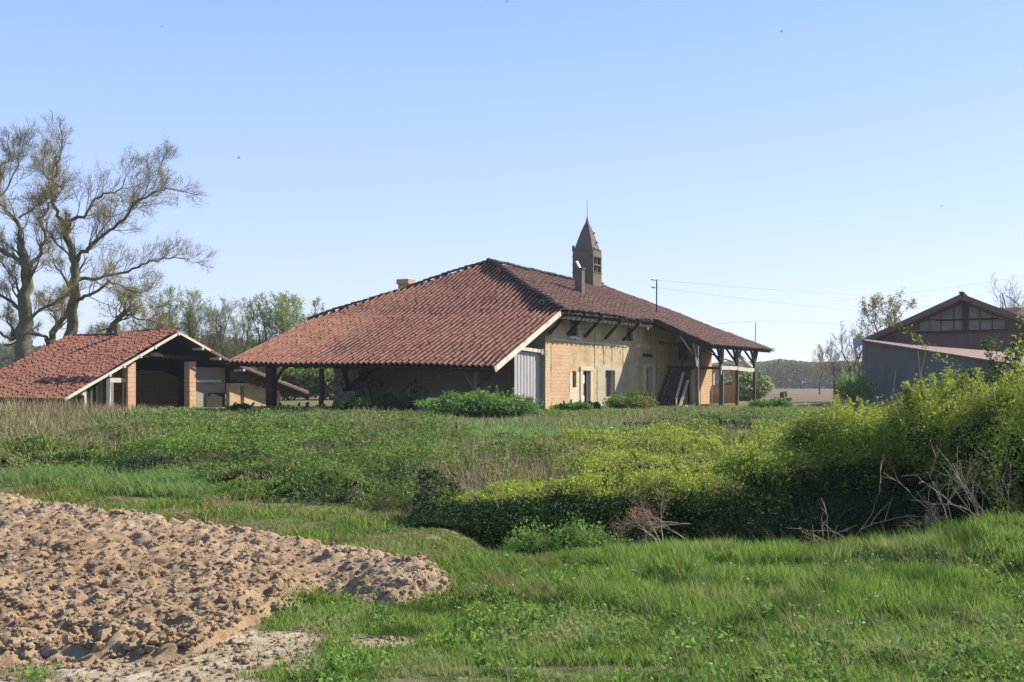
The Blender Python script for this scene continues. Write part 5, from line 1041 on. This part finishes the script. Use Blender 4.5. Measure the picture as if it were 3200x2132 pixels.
bpx('field_bush', 2668, 62, 150, 1150, 3600, .13, M['hedge_far'], 'loose hazy green bush at the near corner of the grey lean to', 'bush', seed=226, lobes=12, shoots=8, inner=0)
ptree('field_tree', 2330, 100, 1140, 'small bare tree seen through the gallery porch', 227, 'bud', 2, .14, RG, stems=4, lean=.4, bushy=True, barkm='twig_grey')
# far wood
def far_wood(name, px0, px1, Y0, Y1, h, n, size, label):
    x, y = scat(n, px0, px1, Y0, Y1); g0 = terrain(x, y); hh = h * (.72 + .5 * fbm(x / 26, y / 60, 95) + .22 * (fbm(x / 6, y / 30, 96) - .5))
    z = g0 + hh * (1 - rng.random(n) ** 1.7 * .98)
    o = leaf_obj(name, np.stack([x, y, z], -1), size * (.6 + .8 * rng.random(n)), M['wood_far'], rnd=.5 * rng.random(n) + .5 * fbm(x / 9, z / 5, 97), up=1.2, asp=.5); return tag(o, label, kind='stuff')
far_wood('distant_wood', 1500, 3700, 330, 372, 8.4, 130000, .85, 'long hazy wood closing the field on the horizon')
far_wood('distant_wood', -500, 1500, 205, 245, 9.5, 90000, .75, 'grey green wood behind the oaks and the shed')
# tree stump and dead branches
def stump(mb):
    c = at(2452, 1262, 66); c[2] = .1
    for i in range(5): a = i * 1.25; mb.beam(c + [math.cos(a) * .12, math.sin(a) * .12, 0], c + [math.cos(a) * .28, math.sin(a) * .28, .75 + .35 * (i % 2)], .3, .26, j=.05, n=4)
thing('tree_stump', M['bark'], stump, 'split grey stump standing in the meadow before the brown field', 'stump', (at(2452, 1262, 66)[0], 66, .1))
def dead_branch(px, py, Y, L, d, seed, label, leaves=0, n=1, r0=.012):
    r = np.random.default_rng(seed); p = at(px, py, Y); e = empty('dead_branch', tuple(p), label, 'dead branch', 'dead branches along the ditch'); tb = TB(); tips = []
    for i in range(n): grow(tb, p + r.normal(0, .05, 3), np.array(d) + r.normal(0, .25, 3), L, r0 * .6, 1, r, tips, 0.0, .12, .003, (3, 3, 4) if leaves else (2, 2, 3))
    tb.build('stems', M['deadwood'], e)
    if leaves: T = np.concatenate(tips); P = np.repeat(T, leaves, 0) + r.normal(0, .03, (len(T) * leaves, 3)); leaf_obj('dead_leaves', P, .024, M['deadleaf'], e)
dead_branch(2060, 1690, 11.3, .42, (-.1, 0, 1), 301, 'broken branch with curled brown leaves hanging before the hollow', 3, 4)
dead_branch(2140, 1650, 11.6, .5, (-1, .1, -.1), 302, 'brown leafless branch lying toward the hollow', 2, 3)
dead_branch(2580, 1745, 10.4, .42, (.03, 0, 1), 303, 'pair of upright pale dead stems on the grass crest', 0, 2, .008)
dead_branch(2650, 1740, 10.5, .8, (.5, .1, 1), 304, 'long thin dead stem leaning over the dark ditch', 0, 1, .007)
dead_branch(2780, 1760, 10.3, .8, (-1, .2, .62), 305, 'low dead stem slanting down to the grass crest', 0, 2, .008)
dead_branch(2870, 1735, 10.4, .35, (.3, .1, .4), 306, 'nest like tangle of straw pale twigs at the ditch edge', 1, 7, .005)
dead_branch(3010, 1725, 10.4, .75, (-.25, .1, 1), 307, 'fan of tall pale dead canes near the bright spray', 0, 3, .007)
dead_branch(3140, 1700, 10.2, .9, (-.7, .1, 1), 308, 'long straw coloured cane leaning at the frame edge', 0, 4, .008)
dead_branch(3160, 1640, 10.8, .6, (-.5, .1, .8), 309, 'brown broken twigs caught in the last hawthorn', 0, 5, .006)
dead_branch(670, 1655, 10.5, .22, (.4, 0, 1), 310, 'short pale splinter of wood sticking up behind the soil heap', 0, 1, .012)
dead_branch(650, 1655, 10.9, .3, (-1, .1, .5), 311, 'rust brown roots exposed behind the soil heap', 2, 6, .007)
dead_branch(1560, 1590, 12.8, .55, (0, 0, 1), 312, 'tall dry weed stem at the near end of the hollow', 1, 3, .006)
dead_branch(1480, 1560, 14, .5, (-.2, 0, 1), 313, 'straw coloured dry weeds above the hollow', 1, 6, .006)
# dandelions
def dandelion(px, py, Y, label):
    p = at(px, py, Y); X_, Y_ = p[0], p[1]; g0 = float(terrain(X_, Y_)); e = empty('dandelion', (X_, Y_, g0), label, 'flower', 'yellow dandelions in the grass')
    tb = TB(); tb.tube([[X_, Y_, g0], [X_ + .01, Y_, (g0 + p[2]) / 2], [X_, Y_, p[2]]], [.003, .003, .003], 4); tb.build('stem', M['elder'], e)
    a = np.linspace(0, 2 * math.pi, 40, endpoint=False); rr = .010 + .010 * (np.arange(40) % 2); P = np.stack([X_ + np.cos(a) * rr, Y_ + np.sin(a) * rr, np.full(40, p[2]) + .004 * (np.arange(40) % 3)], -1)
    leaf_obj('flower_head', P, .020, M['petal'], e, up=.6)
dandelion(2352, 1930, 7.7, 'open yellow dandelion, the first of the close pair in the grass')
dandelion(2368, 1927, 7.75, 'open yellow dandelion close beside its twin in the grass')
dandelion(1762, 1986, 7.1, 'single small yellow dandelion low in the short grass')
# a few stones
for i, (px, py, s_, lb) in enumerate(((872, 2040, .045, 'small pale stone half sunk in the bare patch below the soil heap'), (1180, 1660, .05, 'small grey stone on the grass behind the heap'))):
    Y = 1.7 * F / (py - HZ); p = np.array([(px - 1600) / F * Y, Y, 0.]); p[2] = float(terrain(p[0], Y)) + s_ * .02
    v, f = clump_np(p, s_, 500 + i); v[:, 2] = p[2] + (v[:, 2] - p[2]) * .5; mb = MB(); mb.add(v, f); tag(mb.build('stone', M['rubble'], None, origin=tuple(p)), lb, 'stone')
# birds
def bird(px, py, Y, s_, roll, label):
    p = at(px, py, Y); e = empty('flying_bird', tuple(p), label, 'bird', 'birds high in the sky'); c, n_ = math.cos(roll), math.sin(roll)
    Rm = lambda a: (p[0] + (a[0] * c - a[2] * n_) * s_, p[1] + a[1] * s_, p[2] + (a[0] * n_ + a[2] * c) * s_)
    tb = TB(); tb.tube([Rm((-.35, 0, 0)), Rm((-.22, 0, .02)), Rm((0, 0, .02)), Rm((.22, 0, 0)), Rm((.42, 0, -.01))], np.array([.015, .06, .08, .05, .02]) * s_, 8); tb.build('body', M['feather'], e)
    for sgn in (-1, 1):
        mb = MB(); pl = [(-.12, 0, .03), (.14, 0, .03), (.20, .35 * sgn, .16), (.30, .85 * sgn, .10), (.02, .40 * sgn, .18)]
        mb.add([Rm(q) for q in pl] + [Rm((q[0], q[1], q[2] + .02)) for q in pl], [(0, 1, 2, 3, 4), (9, 8, 7, 6, 5)] + [(i, (i + 1) % 5, 5 + (i + 1) % 5, 5 + i) for i in range(5)]); mb.build('wing', M['feather'], e)
bird(746, 495, 60, .22, .45, 'small dark bird in the clear sky between the oaks and the farmhouse')
bird(2441, 99, 60, .20, -.3, 'small dark bird high above the far end of the farmhouse')
bird(1585, 6, 60, .20, .9, 'small dark bird at the very top of the sky')
bird(2941, 645, 60, .18, .05, 'tiny distant bird above the barn gable')
bird(505, 84, 60, .15, .1, 'tiny distant bird high above the oak crown')

# ---- the air: one even box of haze round everything
hb_ = bpy.data.meshes.new('haze'); X0, X1, Y0, Y1, Z0, Z1 = -2600, 2600, -90, 3700, -3, 26
hb_.from_pydata([(x_, y_, z_) for z_ in (Z0, Z1) for y_ in (Y0, Y1) for x_ in (X0, X1)], [], [(0, 2, 3, 1), (4, 5, 7, 6), (0, 1, 5, 4), (1, 3, 7, 5), (3, 2, 6, 7), (2, 0, 4, 6)])
hm = bpy.data.materials.new('pale_haze'); hm.use_nodes = True; hm.node_tree.nodes.clear(); ho = hm.node_tree.nodes.new('ShaderNodeOutputMaterial'); hv = hm.node_tree.nodes.new('ShaderNodeVolumePrincipled')
hv.inputs['Color'].default_value = (.86, .91, 1, 1); hv.inputs['Density'].default_value = .00026; hv.inputs['Anisotropy'].default_value = .3; hm.node_tree.links.new(hv.outputs[0], ho.inputs['Volume'])
hb_.materials.append(hm); tag(link(bpy.data.objects.new('haze', hb_)), 'thin pale spring haze in the air over the fields', kind='stuff')
